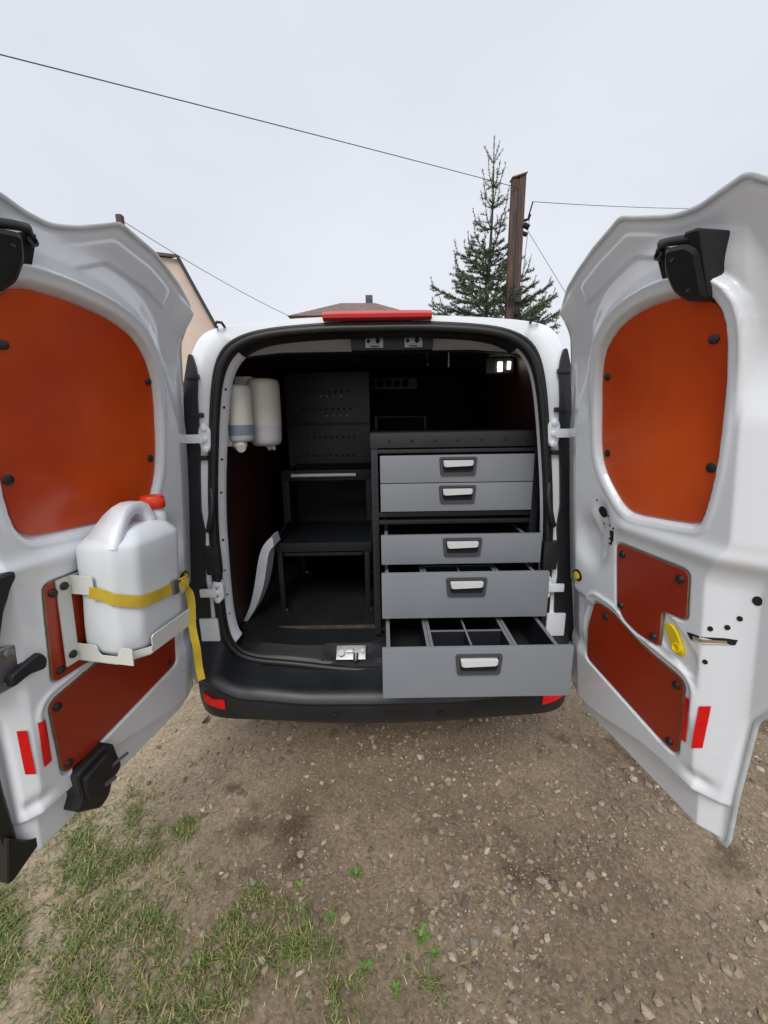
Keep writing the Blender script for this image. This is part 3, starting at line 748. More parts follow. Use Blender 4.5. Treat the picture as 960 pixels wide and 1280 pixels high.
    h -= .010 * np.exp(-(((S - .155) / .030) ** 2 + ((Z - 1.150) / .05) ** 2) ** 2)
    h -= .010 * sst(.03, 0, np.abs(Z - .90) - .02) * sst(.13, .06, S) * 0
    # pressed ledge under hinge-side plug running up to the panel
    lz = .875 - .25 * np.clip(S - .05, 0, .25)
    h -= .014 * sst(.0, .035, lz - Z) * sst(.30, .16, S) * sst(.62, .68, Z)
    # shoulder between window and lower half
    h += .010 * np.exp(-((Z - 1.150) / .022) ** 2) * sst(.18, .26, S)
    # apron at the bottom
    zb2 = .505 - .07 * sst(.40, .05, S)
    h -= .026 * sst(.006, -.018, Z - zb2)
    dd = (S - s0 - .005) ; h -= .012 * np.exp(-((dd / .028) ** 2 + ((Z - .545) / .02) ** 2)) 
    # oblong bead round yellow plug
    if side == 'R':
        ob = fillet([(.375, .957), (.40, .957), (.478, .89), (.478, .835), (.455, .835), (.385, .875)], .012)
        do = sdf(ob, S, Z); h -= .006 * sst(.006, -.002, do)
    # inner skin falling away towards the hinge edge
    eh = S - edge_l(Z); th_ = np.clip(1 - eh / .115, 0, 1); h -= .052 * (th_ * .8 + .2 * th_ * th_ * (3 - 2 * th_)) * sst(1.80, 1.62, Z)
    # hem
    h = np.maximum(h, -.058)
    hem = -.060
    f = sst(.010, .022, dE); h = hem * (1 - f) + h * f
    h += .004 * np.exp(-((dE - .007) / .004) ** 2)
    ho = -.064 - .040 * sst(0, .12, dE) + 0 * S
    X, Y, Zw = to3(S, Z, h); Xo, Yo, Zo = to3(S, Z, ho)
    V = np.concatenate([np.stack([X, Y, Zw], -1).reshape(-1, 3), np.stack([Xo, Yo, Zo], -1).reshape(-1, 3)], 0)
    nv = NV + 1; off = (NU + 1) * nv; F = []; mi = []
    fe = dE < .011
    for i in range(NU):
        for j in range(NV):
            a = i * nv + j; q = (a, a + nv, a + nv + 1, a + 1); F.append(q); mi.append(1 if fe[i, j] and fe[i + 1, j + 1] else 0)
    for i in range(0, NU):
        for j in range(0, NV):
            a = off + i * nv + j; F.append((a, a + 1, a + nv + 1, a + nv)); mi.append(0)
    b = [i * nv for i in range(NU + 1)] + [NU * nv + j for j in range(1, NV + 1)] + [i * nv + NV for i in range(NU - 1, -1, -1)] + [j for j in range(NV - 1, 0, -1)]
    for k in range(len(b)):
        a, c = b[k], b[(k + 1) % len(b)]; F.append((a, c, off + c, off + a)); mi.append(1)
    o = mesh('rear_door', V, F, 'white', van, True, mats=['white', 'hem'], midx=mi, recalc=False)
    bm = bmesh.new(); bm.from_mesh(o.data); bmesh.ops.recalc_face_normals(bm, faces=bm.faces); bm.to_mesh(o.data); bm.free()
    D.obj = o; D.n = Vector((n[0], n[1], .12)).normalized(); D.d = Vector((d[0], d[1], 0))
    def hz(s, z):
        d_ = ((S - s) ** 2 + (Z - z) ** 2).ravel(); k = np.argpartition(d_, 4)[:4]; w_ = 1 / (d_[k] + 1e-8); return float((h.ravel()[k] * w_).sum() / w_.sum())
    D.hz = hz
    # plywood plates
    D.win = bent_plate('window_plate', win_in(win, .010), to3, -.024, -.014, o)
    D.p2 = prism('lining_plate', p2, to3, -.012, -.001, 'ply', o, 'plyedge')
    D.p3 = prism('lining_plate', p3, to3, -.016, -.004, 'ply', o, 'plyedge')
    def disc(name, s, z, rad, m, hh=None, t=.004, sy=1., prof=None, rot=0, nn=16):
        k = hz(s, z) if hh is None else hh
        nrm = D.n
        e = .006; g1 = (hz(s + e, z) - hz(s - e, z)) / (2 * e); g2 = (hz(s, z + e) - hz(s, z - e)) / (2 * e)
        if hh is None:
            tu = Vector(to3(s + e, z, k + g1 * e)) - Vector(to3(s - e, z, k - g1 * e)); tv = Vector(to3(s, z + e, k + g2 * e)) - Vector(to3(s, z - e, k - g2 * e))
            nn_ = tu.cross(tv).normalized(); nrm = nn_ if nn_.dot(D.n) > 0 else -nn_
        zax = nrm; yax = (Vector((0, 0, 1)) - zax * zax.z).normalized(); xax = yax.cross(zax)
        mt = Matrix.Translation(Vector(to3(s, z, k))) @ Matrix((xax, yax, zax)).transposed().to_4x4() @ Matrix.Rotation(rot, 4, 'Z') @ Matrix.Diagonal((1, sy, 1, 1))
        return lathe(name, prof or [(rad, -.003), (rad, t * .6), (rad * .75, t)], m, o, mt, nn)
    D.disc = disc
    return D
def bent_plate(name, poly, to3, h0, h1, parent, n=70, m=10):
    P = np.array(poly); z0, z1 = P[:, 1].min() + .0005, P[:, 1].max() - .0005; V = []; F = []
    zs = z0 + (z1 - z0) * (.5 - .5 * np.cos(np.linspace(0, pi, n)))
    for z in zs:
        xs = []
        for i in range(len(P)):
            a, b_ = P[i - 1], P[i]
            if (a[1] > z) != (b_[1] > z): xs.append(a[0] + (b_[0] - a[0]) * (z - a[1]) / (b_[1] - a[1]))
        x0, x1 = min(xs), max(xs); V.append(to3(x0, z, h0))
        for k in range(m + 1): V.append(to3(x0 + (x1 - x0) * k / m, z, h1))
        V.append(to3(x1, z, h0))
    w = m + 3
    for i in range(n - 1):
        for k in range(w - 1): F.append((i * w + k, i * w + k + 1, (i + 1) * w + k + 1, (i + 1) * w + k))
    F += [tuple(range(w)), tuple(range((n - 1) * w, n * w))]
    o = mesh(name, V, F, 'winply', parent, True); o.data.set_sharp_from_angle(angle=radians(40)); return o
def win_in(poly, r_):
    P = np.array(poly); n = len(P); out = []
    for i in range(n):
        t = P[(i + 1) % n] - P[i - 1]; t = t / (np.linalg.norm(t) + 1e-9); nn = np.array([-t[1], t[0]]); c = P[i]
        q = c + nn * r_ * .3
        out.append(tuple(q))
    a = sdf(poly, np.array([out[0][0]]), np.array([out[0][1]]))[0]
    return out
DR = make_door('R'); DL = make_door('L')

bolt_prof = [(.0105, -.003), (.0105, .003), (.008, .006), (.004, .007)]
for D, wb, lb in ((DR, [(.173, 1.555), (.163, 1.348), (.475, 1.595), (.472, 1.341)], [(.241, 1.068), (.425, 1.068), (.236, .908), (.354, .873), (.172, .838), (.428, .776), (.415, .590)]),
                  (DL, [(.527, 1.602), (.158, 1.566), (.149, 1.350), (.535, 1.342)], [(.482, 1.067), (.484, .862), (.500, .768), (.488, .585), (.118, .64)])):
    for s, z in wb: D.disc('plate_bolt', s, z, .012, 'black', -.014, prof=[(.0112, -.003), (.0112, .0015), (.009, .003)])
    for s, z in lb: D.disc('plate_bolt', s, z, .012, 'black', -.001 if (z > .845 or s > .23 and z > .85) else -.004, prof=bolt_prof)

def patch(D, name, poly, m, lift=.002, thick=.004, hh=None):
    V = []; F = []; k = len(poly)
    for off in (-thick, 0):
        for s, z in poly: V.append(D.to3(s, z, (D.hz(s, z) if hh is None else hh) + lift + off))
    F = [tuple(range(k, 2 * k))] + [(i, (i + 1) % k, k + (i + 1) % k, k + i) for i in range(k)]
    return mesh(name, V, F, m, D.obj)
# right door fittings
for s, z, rr in ((.154, 1.172, .019), (.137, 1.205, .003), (.176, 1.165, .004), (.150, 1.135, .003), (.192, 1.14, .004), (.207, 1.135, .004), (.19, 1.10, .003), (.190, 1.085, .004), (.558, 1.068, .012), (.538, 1.018, .007), (.500, .976, .007), (.523, .990, .007), (.496, .888, .007)):
    patch(DR, 'door_hole', [(s + rr * (.55 if s > .45 else .9) * cos(q * pi / 8), z + rr * .9 * sin(q * pi / 8)) for q in range(16)], 'hole', .0016)
patch(DR, 'door_slot', [(.190, 1.125), (.208, 1.128), (.206, 1.10), (.196, 1.078)], 'hole', .001)
pr = DR.disc('door_plug', .042, .926, .021, 'black', prof=[(.021, -.006), (.021, .004), (.017, .006), (.015, .004)])
DR.disc('plug_cap', .042, .926, .015, 'yellow', DR.hz(.042, .926), prof=[(.0150, .001), (.0150, .006), (.010, .008)])
def plug2():
    bm = bmesh.new()
    h0 = DR.hz(.416, .90) + .002
    pts = fillet([(.386, .928), (.404, .942), (.425, .928), (.448, .880), (.437, .862), (.412, .872)], .014, 5)
    p = prism('latch_plug', pts, DR.to3, h0 - .004, h0 + .006, 'yellow', DR.obj, bev=.003)
    DR.disc('plug_cap', .428, .885, .012, 'yellow', h0 + .006, prof=[(.013, -.004), (.013, .004), (.009, .005), (.008, .001)])
plug2()
patch(DR, 'latch_slot', [(.452, .942), (.462, .928), (.49, .930), (.535, .952), (.538, .966), (.52, .962), (.49, .950), (.465, .945)], 'hole', .0015)
patch(DR, 'latch_plate', [(.470, .934), (.49, .936), (.525, .952), (.524, .957), (.49, .944), (.468, .940)], 'plyedge', .003)
for D, quads in ((DR, [[(.460, .768), (.475, .768), (.468, .636), (.452, .634)], [(.493, .764), (.511, .777), (.503, .650), (.484, .634)]]),
                 (DL, [[(.586, .770), (.572, .761), (.568, .633), (.583, .645)], [(.554, .768), (.536, .763), (.532, .638), (.551, .636)]])):
    for q in quads:
        # subdivide the strip so that it follows the metal
        g = []
        for i in range(7):
            t = i / 6; a = np.array(q[0]) * (1 - t) + np.array(q[3]) * t; b_ = np.array(q[1]) * (1 - t) + np.array(q[2]) * t; g.append((a, b_))
        V = []; F = []
        for a, b_ in g:
            for w_ in np.linspace(0, 1, 5):
                p = a * (1 - w_) + b_ * w_; V.append(D.to3(p[0], p[1], D.hz(p[0], p[1]) + .0035))
        for i in range(6):
            for j in range(4): F.append((i * 5 + j, i * 5 + j + 1, i * 5 + j + 6, i * 5 + j + 5))
        mesh('reflector', V, F, 'redrefl', D.obj, True)

def stay(D, ds, dz):
    # plastic check-strap housing at the top of the door
    def q(pl): return [(a + ds, b_ + dz) for a, b_ in pl]
    prism('stay_housing', q(fillet([(.434, 1.686), (.458, 1.662), (.494, 1.656), (.502, 1.735), (.484, 1.750), (.442, 1.756), (.428, 1.722)], .010, 4)), D.to3, -.07, .020, 'black', D.obj, bev=.008)
    prism('stay_bracket', q(fillet([(.474, 1.657), (.496, 1.660), (.511, 1.765), (.480, 1.768)], .006, 3)), D.to3, -.075, .010, 'black', D.obj, bev=.004)
    prism('stay_block', q(fillet([(.400, 1.716), (.428, 1.708), (.430, 1.766), (.405, 1.770)], .005, 3)), D.to3, -.07, -.004, 'black', D.obj, bev=.003)
    tube('stay_arm', [D.to3(a + ds, b_ + dz, c) for a, b_, c in ((.414, 1.767, -.012), (.428, 1.771, .000), (.452, 1.765, .006), (.486, 1.757, .003))], .008, 'black', D.obj)
    D.disc('stay_pivot', .413 + ds, 1.757 + dz, .010, 'rubber', -.004, prof=[(.010, -.003), (.010, .005), (.006, .006), (.005, .001)])
    for a, b_ in ((.455, 1.735), (.470, 1.680)): D.disc('stay_screw', a + ds, b_ + dz, .005, 'rubber', .018, prof=[(.005, -.002), (.005, .002), (.003, .0025)])
stay(DR, 0, 0); stay(DL, .100, .014)

# left door fittings
def left_fittings():
    o = DL.obj; to3 = DL.to3
    # pull handle
    pl = smoothc([(.562, 1.150), (.572, 1.158), (.60, 1.156), (.64, 1.14), (.645, 1.00), (.625, .985), (.612, 1.02), (.603, 1.06), (.585, 1.100), (.578, 1.128)], 2)
    prism('pull_handle', pl, to3, -.05, .018, 'black', o, bev=.006)
    # latch: metal plate, black lever
    bm = bmesh.new()
    pl = fillet([(.555, .985), (.66, .995), (.66, .890), (.565, .885), (.552, .93)], .012, 3)
    lt = prism('latch', pl, to3, -.05, -.006, 'metal', o, bev=.004)
    pl = fillet([(.520, .920), (.535, .945), (.572, .935), (.60, .925), (.600, .897), (.56, .905), (.525, .897)], .008, 3)
    prism('latch_lever', pl, to3, -.006, .014, 'black', lt, bev=.004)
    DL.disc('latch_bolt', .585, .972, .010, 'metal', -.006); DL.disc('latch_bolt', .592, .905, .009, 'metal', -.006)
    # rubber strip on the free edge, with a flap at the foot
    bm = bmesh.new(); pts = []
    ring = []
    for z in np.linspace(.37, 1.05, 40):
        sc = float(np.interp(z, [.37, .45, .6, .78, .9, 1.05], [.602, .600, .612, .620, .66, .69])); a = .010 if z > .45 else .004
        row = [to3(sc - a, z, -.057), to3(sc + .004, z, -.038), to3(sc + .026, z, -.045), to3(sc + .028, z, -.085), to3(sc, z, -.09)]
        ring.append([bm.verts.new(p) for p in row])
    for A, B in zip(ring, ring[1:]):
        for j in range(5): bm.faces.new((A[j], A[(j + 1) % 5], B[(j + 1) % 5], B[j]))
    bm.faces.new(ring[0]); bm.faces.new(ring[-1][::-1])
    st = from_bm('edge_seal', bm, 'rubber', o, True, 40)
    pl = fillet([(.530, .424), (.538, .432), (.575, .428), (.598, .455), (.625, .50), (.640, .372), (.630, .366), (.565, .396)], .008, 3)
    prism('seal_flap', pl, to3, -.06, -.030, 'rubber', st, bev=.004)
    # lower latch bracket
    pl = fillet([(.492, .548), (.478, .556), (.396, .566), (.374, .540), (.366, .500), (.352, .448), (.368, .432), (.386, .428), (.404, .385), (.430, .372), (.500, .436), (.484, .470)], .008, 3)
    lb = prism('lower_latch', pl, to3, -.05, .022, 'black', o, bev=.006)
    pl = fillet([(.48, .53), (.40, .545), (.385, .47), (.43, .42), (.475, .455)], .01, 3)
    prism('latch_pocket', pl, to3, .01, .034, 'rubber', lb, bev=.005)
    tube('latch_pin', [to3(.40, .49, .03), to3(.345, .485, .035)], .0045, 'metal', lb)
    box_pts = [to3(.425, .455, .036), to3(.395, .447, .036)]
    tube('latch_tongue', box_pts, .007, 'metal', lb)
    # plug with yellow centre by the hinge
    DL.disc('door_plug', .034, .926, .021, 'black', prof=[(.021, -.006), (.021, .004), (.017, .006), (.015, .004)])
    DL.disc('plug_cap', .034, .926, .015, 'yellow', DL.hz(.034, .926), prof=[(.0150, .001), (.0150, .006), (.010, .008)])
left_fittings()

# ================================================================== DRAWER CABINET
cab = thing('drawer_cabinet', 'anthracite cabinet with five grey drawers, the lower three pulled out', 'cabinet', (.29, 1.75, .572))
def cabinet():
    yf = 1.515; yb = 2.05
    box('side_panel', (-.034, yf, .574), (-.008, yb, 1.395), 'frame', cab, .003)
    box('side_panel', (.582, yf, .574), (.610, yb, 1.395), 'frame', cab, .003)
    box('back_panel', (-.008, yb - .01, .60), (.582, yb, 1.38), 'frame', cab)
    box('base_panel', (-.008, yf + .03, .574), (.582, yb - .01, .592), 'frame', cab)
    tr = box('top_rail', (-.036, yf - .006, 1.346), (.608, yf + .012, 1.400), 'frame', cab, .003)
    for k in range(7): lathe('rail_screw', [(.006, 0), (.006, .003), (.003, .004)], 'hole', tr, Matrix.Translation((.035 + .086 * k, yf - .006, 1.373)) @ Matrix.Rotation(pi / 2, 4, 'X'), 10)
    box('top_panel', (-.034, yf + .012, 1.394), (.606, yb, 1.402), 'frame', cab)
    for z0, z1 in ((1.326, 1.340), (1.080, 1.098), (1.050, 1.066)): box('cross_rail', (-.007, yf, z0), (.581, yf + .02, z1), 'frame', cab, .002)
    # small perforations up the uprights and along the rail under the top
    for k in range(24):
        for x in (-.021, .594):
            z = .66 + k * .027
            if x > 0 and z < .95: continue
            lathe('rail_hole', [(.0035, 0), (.0035, .0012)], 'hole', cab, Matrix.Translation((x, yf, z)) @ Matrix.Rotation(pi / 2, 4, 'X'), 8)
    # tray standing behind, above the top
    bm = bmesh.new(); add_box(bm, (.10, 2.03, 1.462), (.26, .02, .006), .002); add_box(bm, (-.02, 2.03, 1.432), (.012, .02, .06), .002); add_box(bm, (.222, 2.03, 1.432), (.012, .02, .06), .002)
    from_bm('top_tray', bm, 'rackdark', cab)
cabinet()
def handle(parent, xc, zc, y, w=.142, hgt=.068):
    def t3(x, z, h): return (xc + x, y - h, zc + z)
    o = fillet([(-w / 2, hgt / 2), (w / 2, hgt / 2), (w / 2 - .006, -hgt / 2), (-w / 2 + .006, -hgt / 2)], .010, 4)
    b_ = .011; i_ = fillet([(-w / 2 + b_, hgt / 2 - .008), (w / 2 - b_, hgt / 2 - .008), (w / 2 - b_ - .005, -hgt / 2 + .010), (-w / 2 + b_ + .005, -hgt / 2 + .010)], .008, 4)
    k = len(o); V = [t3(*p, 0) for p in o] + [t3(*p, .007) for p in o] + [t3(*p, .007) for p in i_] + [t3(*p, .0005) for p in i_]
    F = [(q * k + a, q * k + (a + 1) % k, (q + 1) * k + (a + 1) % k, (q + 1) * k + a) for q in range(3) for a in range(k)]
    hb = mesh('handle', V, F, 'bezel', parent)
    prism('handle_recess', i_, t3, 0., .0012, 'hole', parent)
    g = [(-w / 2 + .014, .022), (w / 2 - .014, .022), (w / 2 - .016, .001), (-w / 2 + .018, -.003)]
    prism('handle_grip', fillet(g, .006, 4), t3, .0, .016, 'grip', parent, bev=.004)
def drawer(z0, z1, y, depth=.50, div=0, hz=None, x1=.577):
    d = box('drawer', (.0, y, z0), (x1, y + .018, z1), 'grey', cab, .0025)
    # box behind the front
    zt = z1 - .028 if (z1 - z0) > .11 else z1 - .03
    xa, xb = .014, x1 - .02; yb = y + depth
    def wall(nm, lo, hi):
        w_ = box(nm, lo, (hi[0], hi[1], hi[2] - .003), 'frame', d); 
        dx, dy = hi[0] - lo[0], hi[1] - lo[1]; e = .0012
        box('rim', (lo[0] - e, lo[1] - (e if dy < .02 else 0), hi[2] - .003), (hi[0] + e, hi[1] + (e if dy < .02 else 0), hi[2]), 'greyrim', d)
    wall('drawer_side', (xa, y + .018, z0 + .015), (xa + .010, yb, zt)); wall('drawer_side', (xb - .010, y + .018, z0 + .015), (xb, yb, zt))
    wall('drawer_back', (xa + .012, yb - .008, z0 + .015), (xb - .012, yb, zt)); box('drawer_bottom', (xa + .010, y + .018, z0 + .012), (xb - .010, yb - .008, z0 + .020), 'frame', d)
    zc = (z0 + z1) / 2 + (z1 - z0) * .10 if hz is None else hz
    handle(d, (x1) / 2 + .003, zc, y)
    if div:
        W = xb - xa
        for fx in (.255, .745):
            for o_ in (-.006, .006):
                wall('divider', (xa + W * fx + o_ - .004, y + .022, z0 + .021), (xa + W * fx + o_ + .004, yb - .009, zt - .002))
        if div > 0:
            xm = xa + W * .5
            wall('divider', (xm - .002, y + .022, z0 + .021), (xm + .002, yb - .009, zt - .006))
            for fy in ((.38, .7) if div > 1 else (.30,)):
                yy = y + .018 + depth * fy
                wall('divider', (xa + W * .255 + .011, yy, z0 + .021), (xm - .003, yy + .004, zt - .007)); wall('divider', (xm + .003, yy, z0 + .021), (xa + W * .745 - .011, yy + .004, zt - .007))
        box('drawer_liner', (xa + .011, y + .019, z0 + .0205), (xb - .011, yb - .009, z0 + .0225), 'inner', d)
    return d
drawer(1.2155, 1.318, 1.497, hz=1.277)
drawer(1.1045, 1.2125, 1.497, hz=1.170)
drawer(.935, 1.044, 1.375, hz=1.000)
drawer(.768, .934, 1.285, div=1, hz=.885)
drawer(.608, .775, 1.078, .50, div=1, hz=.724)

# ================================================================== SHELF RACK ON THE OTHER SIDE
rack = thing('shelf_rack', 'open anthracite shelf rack with perforated back beside the drawer cabinet', 'rack', (-.27, 1.95, .572))
def build_rack():
    x0, x1 = -.478, -.058; yf, yb = 1.735, 2.25
    for x in (x0, x1 - .022):
        for y in (yf, yb - .03): box('upright', (x, y, .574), (x + .022, y + .024, .868), 'rackdark', rack, .002)
        b = box('foot_plate', (x - .002, yf - .012, .5735), (x + .040, yf + .05, .580), 'rackdark', rack, .002)
        lathe('foot_bolt', [(.008, 0), (.008, .004), (.005, .006)], 'metal', b, Matrix.Translation((x + .022, yf + .008, .5795)), 10)
        b = box('rear_foot', (x + .002, yb - .06, .5735), (x + .06, yb - .035, .600), 'rackdark', rack, .002)
        lathe('foot_bolt', [(.008, 0), (.008, .004), (.005, .006)], 'metal', b, Matrix.Translation((x + .035, yb - .06, .592)) @ Matrix.Rotation(pi / 2, 4, 'X'), 10)
    box('front_lip', (x0 - .012, yf - .004, .870), (x1 + .012, yf + .008, .912), 'rackdark', rack, .003)
    box('lower_rail', (x0 + .03, yf + .002, .848), (x1 - .03, yf + .012, .864), 'rackdark', rack, .002)
    box('tray_floor', (x0 - .01, yf + .008, .872), (x1 + .01, yb, .882), 'rackdark', rack)
    # cheeks of the bin with a cut-away front
    for x in (x0 - .012, x1 + .002):
        def t3(y, z, h): return (x + h, y, z)
        prism('bin_cheek', [(yf + .008, .884), (yf + .008, .912), (1.97, .95), (1.985, 1.205), (yb, 1.205), (yb, .884)], t3, 0, .010, 'rackdark', rack)
        box('cheek_flange', (x - .006 if x < -.3 else x - .02, 1.972, .95), (x + .03 if x < -.3 else x + .016, 1.984, 1.20), 'rackdark', rack, .002)
    box('bin_back', (x0, yb - .012, .884), (x1, yb, 1.215), 'inner', rack)
    box('top_cross_rail', (x0 - .012, 1.968, 1.160), (x1 + .012, 1.984, 1.212), 'rackdark', rack, .003)
    tube('label_bar', [(-.442, 1.962, 1.188), (-.124, 1.962, 1.188)], .0085, 'grip', rack, 10)
    pn = box('perforated_panel', (x0 - .035, yb, 1.17), (x1 + .0, yb + .012, 1.70), 'frame', rack)
    bm = bmesh.new()
    for (z, xa, xb) in ((1.26, -.44, -.10), (1.36, -.40, -.10), (1.51, -.42, -.13), (1.60, -.40, -.13)):
        n = int((xb - xa) / .032)
        for k in range(n):
            add_tube(bm, [(xa + .032 * k, yb + .001, z), (xa + .032 * k, yb - .0012, z)], .007, 8)
    from_bm('perforation', bm, 'hole', pn)['kind'] = 'stuff'
    bm = bmesh.new()
    for (z, xa, xb) in ((1.475, -.29, -.13), (1.578, -.32, -.15)):
        for k in range(int((xb - xa) / .036)):
            add_tube(bm, [(xa + .036 * k, yb + .001, z), (xa + .036 * k, yb - .004, z)], .0035, 6)
    from_bm('rivet', bm, 'metal', pn)['kind'] = 'stuff'
    box('panel_shelf', (x0 - .03, yb - .02, 1.428), (x1 - .002, yb, 1.436), 'rackdark', rack)
build_rack()

# ================================================================== DISPENSERS
def dispenser(label, x, y, z0, z1, rad, dep, blue, name='soap_dispenser'):
    w = thing(name, label, 'dispenser', (x, y, z0))
    H_ = z1 - z0; ang = radians(-4)
    def ring(zz, r1, r2, n=28):
        return [Vector((x + r2 * max(-.75, sin(2 * pi * k / n)) + (zz - z0) * .012, y + r1 * cos(2 * pi * k / n) * 1.0, zz)) for k in range(n)]
    def body(nm, prof, m, par):
        bm = bmesh.new(); R_ = []
        for t, f in prof:
            R_.append([bm.verts.new(p) for p in ring(z0 + H_ * t, rad * f, dep * f)])
        for A, B in zip(R_, R_[1:]):
            for j in range(28): bm.faces.new((A[j], A[(j + 1) % 28], B[(j + 1) % 28], B[j]))
        bm.faces.new(R_[0][::-1]); bm.faces.new(R_[-1])
        return from_bm(nm, bm, m, par, True, 60)
    body('cover', [(.30, .985), (.32, 1.0), (.9, 1.0), (.955, .96), (.985, .86), (1.0, .6)], 'disp', w)
    if blue:
        body('level_window', [(.115, .97), (.12, .975), (.30, .985)], 'dispblue', w); body('cup', [(0, .80), (.02, .92), (.05, .96), (.115, .97)], 'displow', w)
    else: body('cup', [(0, .70), (.02, .84), (.06, .94), (.12, .97), (.30, .985)], 'displow', w)
    return w
d1 = dispenser('slim ivory dispenser with blue grey window on the side lining', -.535, 1.565, 1.376, 1.585, .056, .050, True)
tube('spout', [(-.535, 1.555, 1.384), (-.533, 1.545, 1.362), (-.52, 1.52, 1.352)], [.026, .028, .016], 'disp', d1, 10)
box('wall_plate', (-.585, 1.52, 1.36), (-.556, 1.61, 1.595), 'disp', d1, .006)
d2 = dispenser('large ivory dispenser with frosted cup behind the slim one', -.478, 1.70, 1.352, 1.618, .074, .068, False)
tube('nozzle', [(-.47, 1.70, 1.36), (-.46, 1.69, 1.335)], [.012, .008], 'disp', d2, 8); tube('nozzle', [(-.455, 1.70, 1.36), (-.44, 1.68, 1.338)], [.009, .007], 'disp', d2, 8)
box('wall_plate', (-.583, 1.65, 1.37), (-.50, 1.75, 1.625), 'disp', d2, .012)

# ================================================================== JERRYCAN, BRACKET, STRAP (carried by the left door)
to3 = DL.to3
def frame_at(s, z, h):
    return Vector(to3(s, z, h))
CS0, CS1, CH0, CH1 = .208, .434, .012, .160      # along door, out of door
ZB, ZS, ZT = .876, 1.168, 1.262
def cpos(s, h, z):                                # vertical can, standing on the bracket
    p = Vector(to3(s, ZB, h)); q = Vector(to3(s, z, h)); return Vector((p.x * .25 + q.x * .75, p.y * .25 + q.y * .75, z))
def octa(m, ch, s0=CS0, s1=CS1, h0=CH0, h1=CH1):
    c2 = .014
    return [(s0 + c2 + m, h0 + m), (s1 - c2 - m, h0 + m), (s1 - m, h0 + c2 + m), (s1 - m, h1 - ch - m), (s1 - ch - m, h1 - m), (s0 + ch + m, h1 - m), (s0 + m, h1 - ch - m), (s0 + m, h0 + c2 + m)]
can = thing('jerrycan', 'translucent white plastic jerrycan with red cap strapped to the open door', 'jerrycan', tuple(cpos((CS0 + CS1) / 2, (CH0 + CH1) / 2, ZB)))
def jerry():
    ch = .040
    prof = [(ZB, .012), (ZB + .008, .004), (ZB + .02, 0), (.95, .0), (.99, .001), (1.03, .0025), (1.07, .001), (1.11, 0), (1.155, 0), (1.168, .003), (1.178, .012)]
    bm = bmesh.new(); R_ = []
    for z, m in prof:
        pts = fillet(octa(m, ch), .015, 4); R_.append([bm.verts.new(cpos(a, b_, z)) for a, b_ in pts])
    # shoulders: sloping away on the free-edge side, nearly flat towards the cap
    for k, (z, m) in enumerate(((1.192, .022), (1.20, .040))):
        pts = fillet(octa(m, ch), .015, 4); R_.append([bm.verts.new(cpos(a, b_, z + .03 * max(0, (a - .33) / .1) * 0)) for a, b_ in pts])
    n = len(R_[0])
    for A, B in zip(R_, R_[1:]):
        for j in range(n): bm.faces.new((A[j], A[(j + 1) % n], B[(j + 1) % n], B[j]))
    bm.faces.new(R_[0][::-1]); bm.faces.new(R_[-1])
    o = from_bm('body', bm, 'hdpe', can, True, 40)
    # carrying handle: a thick arch from the far shoulder up to the neck
    hm = (CH0 + CH1) / 2
    bm = bmesh.new()
    path = [(.430, 1.162, .046), (.418, 1.184, .044), (.402, 1.208, .039), (.382, 1.231, .032), (.360, 1.247, .026), (.336, 1.255, .023), (.308, 1.254, .022), (.288, 1.242, .025), (.277, 1.217, .032), (.272, 1.188, .040)]
    add_tube(bm, [cpos(a - .006, hm, z - .006) for a, z, _ in path], [1.0] * len(path), 4)
    bm.clear(); R_ = []
    ha = (cpos(.3, .1, 1.2) - cpos(.3, .0, 1.2)).normalized()
    for k, (a, z, w) in enumerate(path):
        p = cpos(a, hm, z); t = (cpos(*[(path[min(k + 1, 9)][0]), hm, path[min(k + 1, 9)][1]]) - cpos(path[max(k - 1, 0)][0], hm, path[max(k - 1, 0)][1])).normalized(); nn = ha.cross(t).normalized()
        if nn.z < 0: nn = -nn
        if k > 6: nn = -nn if nn.dot(cpos(.2, hm, 1.2) - cpos(.3, hm, 1.2)) < 0 else nn
        th = .030; ring = [(-1, 0), (-1, -.6), (-.85, -1), (.85, -1), (1, -.6), (1, 0), (.9, .0), (-.9, .0)]
        R_.append([bm.verts.new(p + ha * w * u + nn * th * v_) for u, v_ in [(-1, -.25), (-1, -.75), (-.8, -1), (.8, -1), (1, -.75), (1, -.25), (.85, 0), (-.85, 0)]])
    for A, B in zip(R_, R_[1:]):
        for j in range(8): bm.faces.new((A[j], A[(j + 1) % 8], B[(j + 1) % 8], B[j]))
    bm.faces.new(R_[0]); bm.faces.new(R_[-1][::-1])
    from_bm('handle', bm, 'hdpe', can, True, 60)
    c = cpos(.248, hm + .004, 1.18); mt = Matrix.Translation(c)
    lathe('neck', [(.030, 0), (.029, .03), (.025, .034), (.025, .06)], 'hdpe', can, mt, 24)
    cap = lathe('cap', [(.028, .042), (.0295, .044), (.0295, .072), (.027, .0765), (.02, .0775)], 'capred', can, mt, 28)
    bm = bmesh.new()
    for k in range(36):
        a = 2 * pi * k / 36; add_tube(bm, [c + Vector((.0295 * cos(a), .0295 * sin(a), .046)), c + Vector((.0295 * cos(a), .0295 * sin(a), .070))], .0011, 5)
    g = from_bm('cap_rib', bm, 'capred', cap, True); g['kind'] = 'stuff'
jerry()
brk = thing('can_bracket', 'cream sheet metal bracket screwed to the open door under the jerrycan', 'bracket', tuple(cpos(.34, .08, ZB - .008)))
